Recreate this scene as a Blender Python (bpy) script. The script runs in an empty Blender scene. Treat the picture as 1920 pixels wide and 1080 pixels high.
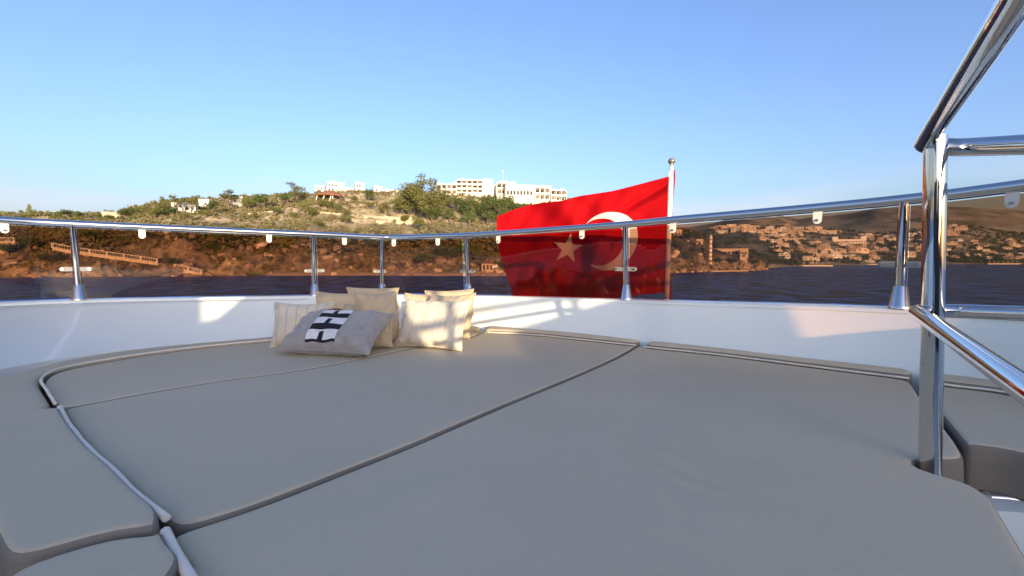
import bpy, bmesh, math, random
from mathutils import Vector, Matrix, noise
from mathutils.geometry import delaunay_2d_cdt
from mathutils.kdtree import KDTree

# ------------------------------------------------------------------ camera, sky, sun, exposure
random.seed(7)
S = bpy.context.scene
COL = S.collection
F = 800.0                      # focal length in pixels of a 1920 px wide picture
PITCH = math.atan(54 / F)
EYE = 6.0                      # eye height above the water
SLOPE = 0.035                  # the yacht sits a little bow-up: its decks fall away aft
cam = bpy.data.cameras.new('camera')
cam.sensor_width = 36.0
cam.lens = F / 1920 * 36
cam.clip_start = 0.02
cam.clip_end = 20000
camo = bpy.data.objects.new('camera', cam)
camo.location = (0, 0, EYE)
camo.rotation_euler = (math.pi / 2 - PITCH, 0, 0)
COL.objects.link(camo)
S.camera = camo

SUN_AZ = math.radians(16)      # east of straight behind the camera
SUN_EL = math.radians(6.5)
W = bpy.data.worlds.new('World')
S.world = W
W.use_nodes = True
wn = W.node_tree.nodes
wl = W.node_tree.links
wn.clear()
sky = wn.new('ShaderNodeTexSky')
sky.sky_type = 'NISHITA'
sky.sun_disc = False
sky.sun_elevation = SUN_EL
sky.sun_rotation = math.pi - SUN_AZ
sky.altitude = 0
sky.air_density = 0.95
sky.dust_density = 3.0
sky.ozone_density = 1.8
hs = wn.new('ShaderNodeMix')          # white balance of the whole sky
hs.data_type = 'RGBA'
hs.blend_type = 'MULTIPLY'
hs.inputs[0].default_value = 1
hs.inputs[7].default_value = (0.93, 0.965, 1.28, 1)
wl.new(sky.outputs[0], hs.inputs[6])
bg = wn.new('ShaderNodeBackground')
bg.inputs['Strength'].default_value = 0.15
wo = wn.new('ShaderNodeOutputWorld')
tcw = wn.new('ShaderNodeTexCoord')
mpw = wn.new('ShaderNodeMapping')
mpw.inputs['Scale'].default_value = (1.3, 1.3, 9)
mpw.inputs['Location'].default_value = (3.1, 0.4, 1.7)
wl.new(tcw.outputs['Generated'], mpw.inputs['Vector'])
nw = wn.new('ShaderNodeTexNoise')
nw.inputs['Scale'].default_value = 1.6
nw.inputs['Detail'].default_value = 5
nw.inputs['Roughness'].default_value = 0.45
wl.new(mpw.outputs[0], nw.inputs['Vector'])
rw = wn.new('ShaderNodeMapRange')
rw.inputs['From Min'].default_value = 0.44
rw.inputs['From Max'].default_value = 0.68
rw.inputs['To Max'].default_value = 0.8
wl.new(nw.outputs['Fac'], rw.inputs['Value'])
sw = wn.new('ShaderNodeSeparateXYZ')
wl.new(tcw.outputs['Generated'], sw.inputs[0])
ew = wn.new('ShaderNodeMapRange')
ew.interpolation_type = 'SMOOTHSTEP'
ew.inputs['From Min'].default_value = 0.20
ew.inputs['From Max'].default_value = 0.06
wl.new(sw.outputs['Z'], ew.inputs['Value'])
mw = wn.new('ShaderNodeMath')
mw.operation = 'MULTIPLY'
wl.new(rw.outputs[0], mw.inputs[0])
wl.new(ew.outputs[0], mw.inputs[1])
cl_ = wn.new('ShaderNodeMix')
cl_.data_type = 'RGBA'
cl_.inputs[7].default_value = (2.1, 2.25, 2.6, 1)
wl.new(mw.outputs[0], cl_.inputs[0])
wl.new(hs.outputs[2], cl_.inputs[6])
wl.new(cl_.outputs[2], bg.inputs['Color'])
wl.new(bg.outputs[0], wo.inputs['Surface'])

sl = bpy.data.lights.new('sun', 'SUN')
sl.energy = 2.7
sl.angle = math.radians(0.5)
sl.color = (1.0, 0.80, 0.54)
so = bpy.data.objects.new('sun', sl)
sund = Vector((math.sin(SUN_AZ) * math.cos(SUN_EL), -math.cos(SUN_AZ) * math.cos(SUN_EL), math.sin(SUN_EL)))
so.rotation_euler = sund.to_track_quat('Z', 'Y').to_euler()
so.location = (0, -20, 30)
COL.objects.link(so)
S.view_settings.view_transform = 'Standard'
S.view_settings.look = 'None'
S.view_settings.gamma = 1
S.view_settings.use_curve_mapping = False
S.view_settings.exposure = 1.37
S.cycles.transparent_max_bounces = 24
S.cycles.max_bounces = 8
S.cycles.sample_clamp_indirect = 6

# ------------------------------------------------------------------ helpers
def ray(px, py):
    u = (px - 960) / F
    v = (540 - py) / F
    y = math.cos(PITCH) + v * math.sin(PITCH)
    z = -math.sin(PITCH) + v * math.cos(PITCH)
    return u / y, z / y

def at(px, py, Y):
    a, b = ray(px, py)
    return Vector((a * Y, Y, EYE + b * Y))

def dk(px, py, h):
    """plan point of the deck-parallel plane h below the eye"""
    a, b = ray(px, py)
    Y = -h / (b + SLOPE)
    return (a * Y, Y)

def DZ(x, y, h):
    return Vector((x, y, EYE - h - SLOPE * y))

def lerp(a, b, t):
    return a + (b - a) * t

def interp(tab, x):
    if x <= tab[0][0]:
        return tab[0][1]
    for (x0, y0), (x1, y1) in zip(tab, tab[1:]):
        if x <= x1:
            return lerp(y0, y1, (x - x0) / (x1 - x0))
    return tab[-1][1]

def sm(a, b, x):
    t = max(0, min(1, (x - a) / (b - a)))
    return t * t * (3 - 2 * t)

def catmull(pts, n=8):
    P = [Vector(p) for p in pts]
    out = []
    for i in range(len(P) - 1):
        p0 = P[i - 1] if i > 0 else P[0] * 2 - P[1]
        p1, p2 = P[i], P[i + 1]
        p3 = P[i + 2] if i + 2 < len(P) else P[-1] * 2 - P[-2]
        for k in range(n):
            t = k / n
            out.append(0.5 * ((2 * p1) + (p2 - p0) * t + (2 * p0 - 5 * p1 + 4 * p2 - p3) * t * t + (3 * p1 - p0 - 3 * p2 + p3) * t ** 3))
    out.append(P[-1])
    return out

def thing(o, label, cat, group=None, kind=None):
    o['label'] = label
    if cat:
        o['category'] = cat
    if group:
        o['group'] = group
    if kind:
        o['kind'] = kind
    return o

def empty(name, loc, rz=0):
    o = bpy.data.objects.new(name, None)
    o.location = loc
    o.rotation_euler = (0, 0, rz)
    o.empty_display_size = 0.2
    COL.objects.link(o)
    return o

def link_mesh(name, me, mats, parent=None, smooth=False, world=True):
    for m in (mats if isinstance(mats, (list, tuple)) else [mats]):
        if m is not None:
            me.materials.append(m)
    if smooth:
        me.polygons.foreach_set('use_smooth', [True] * len(me.polygons))
        if len(me.polygons) < 12000:
            me.set_sharp_from_angle(angle=math.radians(60))
    o = bpy.data.objects.new(name, me)
    COL.objects.link(o)
    if parent:
        o.parent = parent
        if world:   # vertices were given in world space
            o.matrix_parent_inverse = Matrix.Identity(4)
            o.matrix_basis = pworld(parent).inverted()
    return o

def pworld(o):
    m = Matrix.LocRotScale(o.location, o.rotation_euler, o.scale)
    if o.matrix_basis != m:
        m = o.matrix_basis.copy()
    while o.parent:
        o = o.parent
        m = o.matrix_basis @ m
    return m

class MB:
    def __init__(s):
        s.v = []
        s.f = []
        s.mi = []

    def add(s, v, f, mi=0):
        n = len(s.v)
        s.v += [tuple(p) for p in v]
        s.f += [tuple(i + n for i in q) for q in f]
        s.mi += [mi] * len(f)

    def box(s, c, d, M=None, mi=0):
        v = [Vector((c[0] + a * d[0] / 2, c[1] + b * d[1] / 2, c[2] + e * d[2] / 2)) for a in (-1, 1) for b in (-1, 1) for e in (-1, 1)]
        if M:
            v = [M @ p for p in v]
        s.add(v, [(0, 1, 3, 2), (4, 6, 7, 5), (0, 4, 5, 1), (2, 3, 7, 6), (0, 2, 6, 4), (1, 5, 7, 3)], mi)

    def tube(s, path, r, n=12, caps=True, mi=0):
        P = [Vector(p) for p in path]
        R = r if isinstance(r, (list, tuple)) else [r] * len(P)
        T = []
        for i in range(len(P)):
            a = P[max(0, i - 1)]
            b = P[min(len(P) - 1, i + 1)]
            T.append((b - a).normalized())
        up = Vector((0, 0, 1)) if abs(T[0].z) < 0.9 else Vector((1, 0, 0))
        N = (up - T[0] * up.dot(T[0])).normalized()
        v = []
        for i, p in enumerate(P):
            N = (N - T[i] * N.dot(T[i])).normalized()
            B = T[i].cross(N)
            for k in range(n):
                a = 2 * math.pi * k / n
                v.append(p + (N * math.cos(a) + B * math.sin(a)) * R[i])
        f = []
        for i in range(len(P) - 1):
            for k in range(n):
                f.append((i * n + k, i * n + (k + 1) % n, (i + 1) * n + (k + 1) % n, (i + 1) * n + k))
        if caps:
            f.append(tuple(range(n))[::-1])
            f.append(tuple((len(P) - 1) * n + k for k in range(n)))
        s.add(v, f, mi)

    def mesh(s, name):
        me = bpy.data.meshes.new(name)
        me.from_pydata(s.v, [], s.f)
        if any(s.mi):
            me.polygons.foreach_set('material_index', s.mi)
        me.update()
        return me

    def build(s, name, mats, parent=None, smooth=False, world=True):
        return link_mesh(name, s.mesh(name), mats, parent, smooth, world)

def autosmooth(o, ang=40):
    me = o.data
    me.polygons.foreach_set('use_smooth', [True] * len(me.polygons))
    bm = bmesh.new()
    bm.from_mesh(me)
    for e in bm.edges:
        if len(e.link_faces) == 2 and e.calc_face_angle(0) > math.radians(ang):
            e.smooth = False
    bm.to_mesh(me)
    bm.free()
    return o

# ------------------------------------------------------------------ materials
def mat(name, col, rough=0.6, metal=0, var=0.0, vscale=5, bump=0.0, bscale=50, coat=0, spec=0.5, obj_var=0.0, sheen=0, detail=4):
    m = bpy.data.materials.new(name)
    m.use_nodes = True
    n = m.node_tree.nodes
    l = m.node_tree.links
    b = n['Principled BSDF']
    b.inputs['Base Color'].default_value = (*col, 1)
    b.inputs['Roughness'].default_value = rough
    b.inputs['Metallic'].default_value = metal
    b.inputs['Specular IOR Level'].default_value = spec
    b.inputs['Coat Weight'].default_value = coat
    b.inputs['Coat Roughness'].default_value = 0.06
    b.inputs['Sheen Weight'].default_value = sheen
    tc = n.new('ShaderNodeTexCoord')
    last = None
    if var:
        t = n.new('ShaderNodeTexNoise')
        t.inputs['Scale'].default_value = vscale
        t.inputs['Detail'].default_value = detail
        l.new(tc.outputs['Object'], t.inputs['Vector'])
        mr = n.new('ShaderNodeMapRange')
        mr.inputs['From Min'].default_value = 0.3
        mr.inputs['From Max'].default_value = 0.7
        mr.inputs['To Min'].default_value = 1 - var
        mr.inputs['To Max'].default_value = 1 + var
        l.new(t.outputs['Fac'], mr.inputs['Value'])
        h = n.new('ShaderNodeHueSaturation')
        h.inputs['Color'].default_value = (*col, 1)
        l.new(mr.outputs[0], h.inputs['Value'])
        last = h
        l.new(h.outputs[0], b.inputs['Base Color'])
    if obj_var:
        oi = n.new('ShaderNodeObjectInfo')
        mr = n.new('ShaderNodeMapRange')
        mr.inputs['To Min'].default_value = 1 - obj_var
        mr.inputs['To Max'].default_value = 1 + obj_var
        l.new(oi.outputs['Random'], mr.inputs['Value'])
        h = n.new('ShaderNodeHueSaturation')
        if last:
            l.new(last.outputs[0], h.inputs['Color'])
        else:
            h.inputs['Color'].default_value = (*col, 1)
        l.new(mr.outputs[0], h.inputs['Value'])
        l.new(h.outputs[0], b.inputs['Base Color'])
    if bump:
        t = n.new('ShaderNodeTexNoise')
        t.inputs['Scale'].default_value = bscale
        t.inputs['Detail'].default_value = 5
        l.new(tc.outputs['Object'], t.inputs['Vector'])
        bp = n.new('ShaderNodeBump')
        bp.inputs['Strength'].default_value = bump
        bp.inputs['Distance'].default_value = 0.01
        l.new(t.outputs['Fac'], bp.inputs['Height'])
        l.new(bp.outputs[0], b.inputs['Normal'])
    return m

M_gel = mat('white_gelcoat', (0.90, 0.95, 0.86), 0.16, var=0.015, vscale=2, coat=0.5)
M_chrome = mat('polished_steel', (0.70, 0.68, 0.65), 0.045, 1, bump=0.02, bscale=9)
M_tab = mat('ivory_tab', (0.66, 0.63, 0.56), 0.3)
M_clamp = mat('grey_acrylic_clamp', (0.22, 0.22, 0.21), 0.12, spec=0.6)
M_bolt = mat('bolt_steel', (0.35, 0.34, 0.33), 0.3, 1)
M_vinyl = mat('taupe_vinyl', (0.635, 0.535, 0.36), 0.70, var=0.05, vscale=1.4, bump=0.22, bscale=300, spec=0.22, detail=3)
def add_soft_bump(m, scale, strength, dist, stretch=(1, 1, 1)):
    n = m.node_tree.nodes
    l = m.node_tree.links
    b = n['Principled BSDF']
    prev = b.inputs['Normal'].links[0].from_socket
    tc = n.new('ShaderNodeTexCoord')
    mp = n.new('ShaderNodeMapping')
    mp.inputs['Scale'].default_value = stretch
    mp.inputs['Rotation'].default_value = (0, 0, .6)
    t = n.new('ShaderNodeTexNoise')
    t.inputs['Scale'].default_value = scale
    t.inputs['Detail'].default_value = 6
    t.inputs['Roughness'].default_value = 0.55
    t.inputs['Distortion'].default_value = 0.8
    bp = n.new('ShaderNodeBump')
    bp.inputs['Strength'].default_value = strength
    bp.inputs['Distance'].default_value = dist
    l.new(tc.outputs['Object'], mp.inputs['Vector'])
    l.new(mp.outputs[0], t.inputs['Vector'])
    l.new(t.outputs['Fac'], bp.inputs['Height'])
    l.new(prev, bp.inputs['Normal'])
    l.new(bp.outputs[0], b.inputs['Normal'])
add_soft_bump(M_vinyl, 3.2, .35, .02, (1.6, .7, 1))
M_seamshade = mat('vinyl_seam_shade', (0.25, 0.215, 0.165), 0.7, var=0.08, vscale=3, bump=0.12, bscale=330, spec=0.2)  # darker vinyl: shade of the seams and sides put into the colour
M_pipe = mat('cream_piping', (0.92, 0.82, 0.64), 0.6, var=0.06, vscale=40)
M_deck = mat('white_deck', (0.62, 0.60, 0.57), 0.6, var=0.05, vscale=4)
M_black = mat('black_rubber', (0.015, 0.014, 0.014), 0.5)
M_tan = mat('tan_linen', (0.52, 0.42, 0.265), 0.85, var=0.08, vscale=9, bump=0.35, bscale=260, sheen=0.2)
M_cream = mat('cream_quilted_cotton', (0.66, 0.60, 0.47), 0.85, var=0.05, vscale=9, bump=0.3, bscale=220, sheen=0.2)
M_thread = mat('tan_stitching', (0.50, 0.43, 0.32), 0.9)
add_soft_bump(M_tan, 9, .6, .015)
add_soft_bump(M_cream, 9, .5, .012)
M_wool = mat('grey_wool', (0.34, 0.325, 0.30), 0.95, var=0.14, vscale=26, bump=0.5, bscale=240, sheen=0.3)
M_wwhite = mat('white_woven', (0.74, 0.74, 0.72), 0.9, var=0.06, vscale=40, bump=0.3, bscale=300)
M_wblack = mat('black_woven', (0.010, 0.009, 0.013), 0.9, bump=0.3, bscale=300)
M_wrust = mat('rust_woven', (0.20, 0.045, 0.012), 0.9, var=0.25, vscale=90)
M_pole = mat('painted_pole', (0.72, 0.70, 0.64), 0.35, var=0.05)
M_brass = mat('weathered_finial', (0.30, 0.26, 0.19), 0.45, 0.6, var=0.2, vscale=60)
M_hull = M_gel

def glass_mat():
    m = bpy.data.materials.new('smoked_brown_acrylic')
    m.use_nodes = True
    n = m.node_tree.nodes
    l = m.node_tree.links
    n.clear()
    o = n.new('ShaderNodeOutputMaterial')
    tr = n.new('ShaderNodeBsdfTransparent')
    tr.inputs['Color'].default_value = (0.645, 0.49, 0.385, 1)
    gl = n.new('ShaderNodeBsdfGlossy')
    gl.inputs['Roughness'].default_value = 0.015
    gl.inputs['Color'].default_value = (1, 1, 1, 1)
    fr = n.new('ShaderNodeFresnel')
    fr.inputs['IOR'].default_value = 1.42
    geo = n.new('ShaderNodeNewGeometry')
    # only the outer skins reflect: the ray leaving the slab passes straight through
    mul = n.new('ShaderNodeMath')
    mul.operation = 'MULTIPLY'
    inv = n.new('ShaderNodeMath')
    inv.operation = 'SUBTRACT'
    inv.inputs[0].default_value = 1
    l.new(geo.outputs['Backfacing'], inv.inputs[1])
    l.new(fr.outputs[0], mul.inputs[0])
    l.new(inv.outputs[0], mul.inputs[1])
    mx = n.new('ShaderNodeMixShader')
    l.new(mul.outputs[0], mx.inputs[0])
    l.new(tr.outputs[0], mx.inputs[1])
    l.new(gl.outputs[0], mx.inputs[2])
    l.new(mx.outputs[0], o.inputs[0])
    return m
M_glass = glass_mat()

def cloth_mat(name, col):
    m = bpy.data.materials.new(name)
    m.use_nodes = True
    n = m.node_tree.nodes
    l = m.node_tree.links
    b = n['Principled BSDF']
    b.inputs['Base Color'].default_value = (*col, 1)
    b.inputs['Roughness'].default_value = 0.75
    b.inputs['Specular IOR Level'].default_value = 0.08
    t = n.new('ShaderNodeBsdfTranslucent')
    t.inputs['Color'].default_value = (*col, 1)
    mx = n.new('ShaderNodeMixShader')
    mx.inputs[0].default_value = 0.25
    l.new(b.outputs[0], mx.inputs[1])
    l.new(t.outputs[0], mx.inputs[2])
    l.new(mx.outputs[0], n['Material Output'].inputs[0])
    tc = n.new('ShaderNodeTexCoord')
    w = n.new('ShaderNodeTexNoise')
    w.inputs['Scale'].default_value = 500
    l.new(tc.outputs['Object'], w.inputs['Vector'])
    bp = n.new('ShaderNodeBump')
    bp.inputs['Strength'].default_value = 0.15
    bp.inputs['Distance'].default_value = 0.003
    l.new(w.outputs['Fac'], bp.inputs['Height'])
    l.new(bp.outputs[0], b.inputs['Normal'])
    return m
M_red = cloth_mat('red_bunting', (0.44, 0.0035, 0.007))
M_fwhite = cloth_mat('white_bunting', (0.74, 0.71, 0.66))

# ------------------------------------------------------------------ water
def water_mat():
    m = bpy.data.materials.new('sea_water')
    m.use_nodes = True
    n = m.node_tree.nodes
    l = m.node_tree.links
    b = n['Principled BSDF']
    b.inputs['Base Color'].default_value = (0.02, 0.055, 0.15, 1)
    b.inputs['Roughness'].default_value = 0.3
    b.inputs['Specular IOR Level'].default_value = 0.07
    b.inputs['IOR'].default_value = 1.33
    tc = n.new('ShaderNodeTexCoord')
    last = None
    for sc, st, d in ((0.09, 0.5, 1.6), (0.45, 0.7, 0.5), (1.7, 0.6, 0.12)):
        mp = n.new('ShaderNodeMapping')
        mp.inputs['Scale'].default_value = (0.55, 1.0, 1)
        mp.inputs['Rotation'].default_value = (0, 0, 0.3 + sc)
        l.new(tc.outputs['Object'], mp.inputs['Vector'])
        t = n.new('ShaderNodeTexNoise')
        t.inputs['Scale'].default_value = sc
        t.inputs['Detail'].default_value = 4
        l.new(mp.outputs[0], t.inputs['Vector'])
        bp = n.new('ShaderNodeBump')
        bp.inputs['Strength'].default_value = st
        bp.inputs['Distance'].default_value = d
        l.new(t.outputs['Fac'], bp.inputs['Height'])
        if last:
            l.new(last.outputs[0], bp.inputs['Normal'])
        last = bp
    l.new(last.outputs[0], b.inputs['Normal'])
    mp = n.new('ShaderNodeMapping')
    mp.inputs['Scale'].default_value = (0.75, 0.6, 1)
    l.new(tc.outputs['Object'], mp.inputs['Vector'])
    t = n.new('ShaderNodeTexNoise')
    t.inputs['Scale'].default_value = 0.30
    t.inputs['Detail'].default_value = 4
    t.inputs['Roughness'].default_value = 0.6
    l.new(mp.outputs[0], t.inputs['Vector'])
    rp = n.new('ShaderNodeValToRGB')
    rp.color_ramp.elements[0].position = 0.42
    rp.color_ramp.elements[0].color = (0.0, 0.004, 0.04, 1)
    rp.color_ramp.elements[1].position = 0.60
    rp.color_ramp.elements[1].color = (0.03, 0.17, 0.72, 1)
    l.new(t.outputs['Fac'], rp.inputs[0])
    l.new(rp.outputs[0], b.inputs['Base Color'])
    return m
M_water = water_mat()
mb = MB()
R = [0, 20, 60, 150, 400, 1000, 2500, 6000, 14000]
v = [(0, 0, 0)]
f = []
N = 48
for r in R[1:]:
    for k in range(N):
        a = 2 * math.pi * k / N
        v.append((r * math.cos(a), r * math.sin(a), 0))
for k in range(N):
    f.append((0, 1 + k, 1 + (k + 1) % N))
for i in range(len(R) - 2):
    for k in range(N):
        a = 1 + i * N
        f.append((a + k, a + N + k, a + N + (k + 1) % N, a + (k + 1) % N))
mb.add(v, f)
thing(mb.build('sea', M_water), 'dark blue rippled bay between the yacht and the shore', None, kind='structure')

# ------------------------------------------------------------------ terrain
DS = [(-900, 105), (0, 139), (150, 142), (300, 148), (480, 156), (600, 160), (700, 160), (800, 158), (930, 156), (1070, 165), (1150, 172), (1255, 186), (1330, 200), (1400, 222), (1440, 235)]
DR = [(-900, 220), (0, 255), (240, 270), (480, 290), (800, 300), (930, 310), (1150, 320), (1255, 300), (1330, 262), (1400, 250), (1440, 240)]
PR = [(-900, 410), (0, 404), (220, 402), (250, 396), (300, 384), (400, 376), (480, 373), (560, 369), (650, 363), (740, 368), (820, 366), (930, 371), (1070, 380), (1150, 398), (1255, 425), (1320, 444), (1360, 462), (1400, 480), (1440, 492)]
HC = [(-900, 10), (0, 10), (100, 11), (260, 11), (330, 14), (390, 10), (440, 8), (520, 9), (640, 8), (720, 6.5), (800, 5.5), (860, 4.5), (960, 3.5), (1255, 7), (1330, 5), (1400, 3), (1440, 0.2)]

def near_h(px, D, detail=True):
    ds = interp(DS, px)
    dr = interp(DR, px)
    t = (D - ds) / (dr - ds)
    X = (px - 960) / F * D
    wob = noise.noise(Vector((X * 0.06, D * 0.05, 3.1))) * 6 + noise.noise(Vector((X * 0.2, D * 0.1, 7.7))) * 2.2
    de = D - ds + wob * (0 if not detail else 1)
    if t > 1.0:
        zr = EYE + (486 - interp(PR, px)) / F * dr
        return zr - (D - dr) * 0.22
    if de < 0:
        return max(-3, de * 0.4)
    hc = interp(HC, px)
    zr = EYE + (486 - interp(PR, px)) / F * dr
    if px > 1290:
        zr = max(zr, 0.3)
    z = 0.35 * sm(0, 1.5, de) + hc * sm(1.5, 15, de)
    z += max(0, zr - hc) * (sm(0.05, 1.15, t) * 0.55 + max(0, (t - 0.06) / 0.94) ** 0.9 * 0.45) if t > 0.05 else 0
    if t > 0.85:
        z = lerp(z, zr, sm(0.85, 1.0, t))
    if detail:
        amp = min(1, de / 6)
        r = 1 - abs(noise.noise(Vector((X * 0.16, D * 0.10, z * 0.1)))) * 2
        z += amp * (r - 0.6) * 3.2 * (1 - sm(8, 35, de)) + amp * noise.fractal(Vector((X * 0.35, D * 0.3, z * .3)), 1.0, 2.0, 3) * 1.5 * (1 - sm(10, 40, de) * .6)
        # small ledges and gullies on the dry slope
        z += amp * noise.fractal(Vector((X * 0.05, D * 0.05, 9)), 1.0, 2.0, 4) * 2.2 * (1 - sm(0.8, 1.0, t))
        if 640 < px < 800 and 0.3 < t < 0.9:   # farm terraces
            k = sm(640, 680, px) * (1 - sm(770, 800, px))
            q = 4.0
            zz = math.floor(z / q) * q + q * sm(0.6, 0.95, (z / q) % 1)
            z = lerp(z, zz, k * 0.9)
    return z

def near_ground(x, y):
    return near_h(960 + F * x / y, y)

def ys(a, n1, b, n2, c, n3):
    return [lerp(a, b, i / n1) for i in range(n1)] + [lerp(b, c, (i / n2)) for i in range(n2)] + [c + (i + 1) * 12 for i in range(n3)]

def terrain_mat(name, stops, dry, scrub, rock, rock2, belt=False):
    m = bpy.data.materials.new(name)
    m.use_nodes = True
    n = m.node_tree.nodes
    l = m.node_tree.links
    b = n['Principled BSDF']
    b.inputs['Roughness'].default_value = 0.95
    b.inputs['Specular IOR Level'].default_value = 0.1
    geo = n.new('ShaderNodeNewGeometry')
    def nz(scale, detail=6, rough=0.6):
        t = n.new('ShaderNodeTexNoise')
        t.inputs['Scale'].default_value = scale
        t.inputs['Detail'].default_value = detail
        t.inputs['Roughness'].default_value = rough
        l.new(geo.outputs['Position'], t.inputs['Vector'])
        return t
    def mix(fac, a, c):
        x = n.new('ShaderNodeMix')
        x.data_type = 'RGBA'
        l.new(fac, x.inputs[0])
        for q, s in ((6, a), (7, c)):
            if isinstance(s, tuple):
                x.inputs[q].default_value = (*s, 1)
            else:
                l.new(s, x.inputs[q])
        return x.outputs[2]
    def ramp(src, a, c):
        r = n.new('ShaderNodeMapRange')
        r.inputs['From Min'].default_value = a
        r.inputs['From Max'].default_value = c
        l.new(src, r.inputs['Value'])
        return r.outputs[0]
    sc = stops
    ground = mix(ramp(nz(sc[0]).outputs['Fac'], 0.42, 0.6), dry, scrub)
    rk = mix(ramp(nz(sc[1], 8, 0.7).outputs['Fac'], 0.35, 0.65), rock, rock2)
    if belt:
        sp_ = n.new('ShaderNodeSeparateXYZ')
        l.new(geo.outputs['Position'], sp_.inputs[0])
        up = ramp(sp_.outputs['Z'], 4.5, 9)
        dn = ramp(sp_.outputs['Z'], 27, 17)
        mm = n.new('ShaderNodeMath')
        mm.operation = 'MULTIPLY'
        l.new(up, mm.inputs[0])
        l.new(dn, mm.inputs[1])
        m2 = n.new('ShaderNodeMath')
        m2.operation = 'MULTIPLY'
        l.new(mm.outputs[0], m2.inputs[0])
        l.new(ramp(nz(.09, 7, .7).outputs['Fac'], .30, .44), m2.inputs[1])
        ground = mix(m2.outputs[0], ground, (0.05, 0.048, 0.025))
        rk = mix(ramp(nz(.13, 7, .75).outputs['Fac'], .47, .56), rk, (0.07, 0.06, 0.04))
    sep = n.new('ShaderNodeSeparateXYZ')
    l.new(geo.outputs['Normal'], sep.inputs[0])
    col = mix(ramp(sep.outputs['Z'], 0.58, 0.80) if belt else ramp(sep.outputs['Z'], 0.72, 0.9), rk, ground)
    l.new(col, b.inputs['Base Color'])
    bp = n.new('ShaderNodeBump')
    bp.inputs['Strength'].default_value = 1.0
    bp.inputs['Distance'].default_value = sc[2]
    l.new(nz(sc[1] * 2, 8, 0.7).outputs['Fac'], bp.inputs['Height'])
    l.new(bp.outputs[0], b.inputs['Normal'])
    return m
M_hill = terrain_mat('dry_hillside', (0.05, 0.35, 0.8), (0.56, 0.44, 0.28), (0.20, 0.175, 0.085), (0.115, 0.09, 0.072), (0.34, 0.26, 0.20), True)
M_mount = terrain_mat('far_mountains', (0.006, 0.02, 8.0), (0.34, 0.36, 0.32), (0.17, 0.20, 0.16), (0.38, 0.36, 0.33), (0.25, 0.25, 0.23))  # paler, greyer tones put the distance haze into the colour

def polar(name, fn, pxs, rows, m, label):
    v = []
    for px in pxs:
        for Y in rows(px):
            v.append(((px - 960) / F * Y, Y, fn(px, Y)))
    nr = len(rows(pxs[0]))
    f = []
    for i in range(len(pxs) - 1):
        for j in range(nr - 1):
            a = i * nr + j
            f.append((a, a + nr, a + nr + 1, a + 1))
    mb = MB()
    mb.add(v, f)
    o = mb.build(name, m, smooth=True)
    thing(o, label, None, kind='structure')
    return o

def near_rows(px):
    ds = interp(DS, px)
    dr = interp(DR, px)
    return ys(ds - 9, 5, ds - 3, 1, ds, 0) [:5] + [ds - 3 + i * 1.0 for i in range(44)] + [lerp(ds + 41, dr, (i + 1) / 50) for i in range(50)] + [dr + 12 * (i + 1) for i in range(14)]
polar('hillside', near_h, [-900 + i * 12 for i in range(72)] + [-36 + i * 4 for i in range(370)], near_rows, M_hill, 'dry scrubby headland with brown rock cliffs above the water')

FS = [(1140, 225), (1380, 240), (1430, 275), (1460, 315), (1500, 350), (1550, 420), (1700, 480), (1920, 530), (2800, 620)]
SKY = [(1140, 438), (1290, 427), (1335, 420), (1375, 408), (1425, 402), (1460, 405), (1490, 413), (1520, 409), (1560, 407), (1600, 400), (1640, 391), (1690, 389), (1760, 390), (1830, 393), (1920, 398), (2100, 385), (2400, 400), (2800, 420)]
def far_h(px, Y):
    ds = interp(FS, px)
    X = (px - 960) / F * Y
    town = 900.0
    zt = EYE + (486 - interp([(1140, 455), (1320, 432), (1400, 424), (1560, 430), (1640, 440), (1800, 425), (1920, 440), (2800, 440)], px)) / F * town
    rd = 2600.0
    zr = EYE + (486 - interp(SKY, px)) / F * rd
    de = Y - ds
    if de < 0:
        return max(-4, de * .3)
    if Y < town:
        t = de / (town - ds)
        z = 1.0 * sm(0, 4, de) + (zt - 1) * (0.35 * sm(0, 1, t) + 0.65 * t)
        return z + noise.fractal(Vector((X * 0.02, Y * 0.02, 1)), 1, 2, 4) * 4 * min(1, de / 40)
    if Y < rd:
        t = (Y - town) / (rd - town)
        z = lerp(zt, zr, 0.25 * t + 0.75 * sm(0, 1, t) ** 1.3)
        r = 1 - abs(noise.noise(Vector((X * 0.0022, Y * 0.0016, 4)))) * 2
        return z - 22 * math.sin(math.pi * t) + ((r - .6) * 46 + noise.fractal(Vector((X * .006, Y * .005, 2)), 1, 2, 5) * 22) * math.sin(math.pi * t) * .7
    return zr - (Y - rd) * 0.3 + noise.fractal(Vector((X * .004, Y * .004, 5)), 1, 2, 3) * 6
def far_rows(px):
    ds = interp(FS, px)
    return [ds - 10, ds - 4, ds - 1] + [lerp(ds, 900, (i / 40)) for i in range(40)] + [lerp(900, 2600, i / 50) for i in range(51)] + [2700, 2900, 3300, 3900]
polar('far_coast', far_h, [1140 + i * 8 for i in range(208)], far_rows, M_mount, 'brown mountains and town slope across the bay')

def hit(px, py, fn=near_h, a=130, b=340, step=1.0):
    """distance at which the ground is seen at that pixel"""
    _, s = ray(px, py)
    Y = a
    best = None
    while Y < b:
        z = fn(px, Y)
        if z > 0 and z >= EYE + s * Y:
            return Y
        Y += step
    return None

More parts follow.
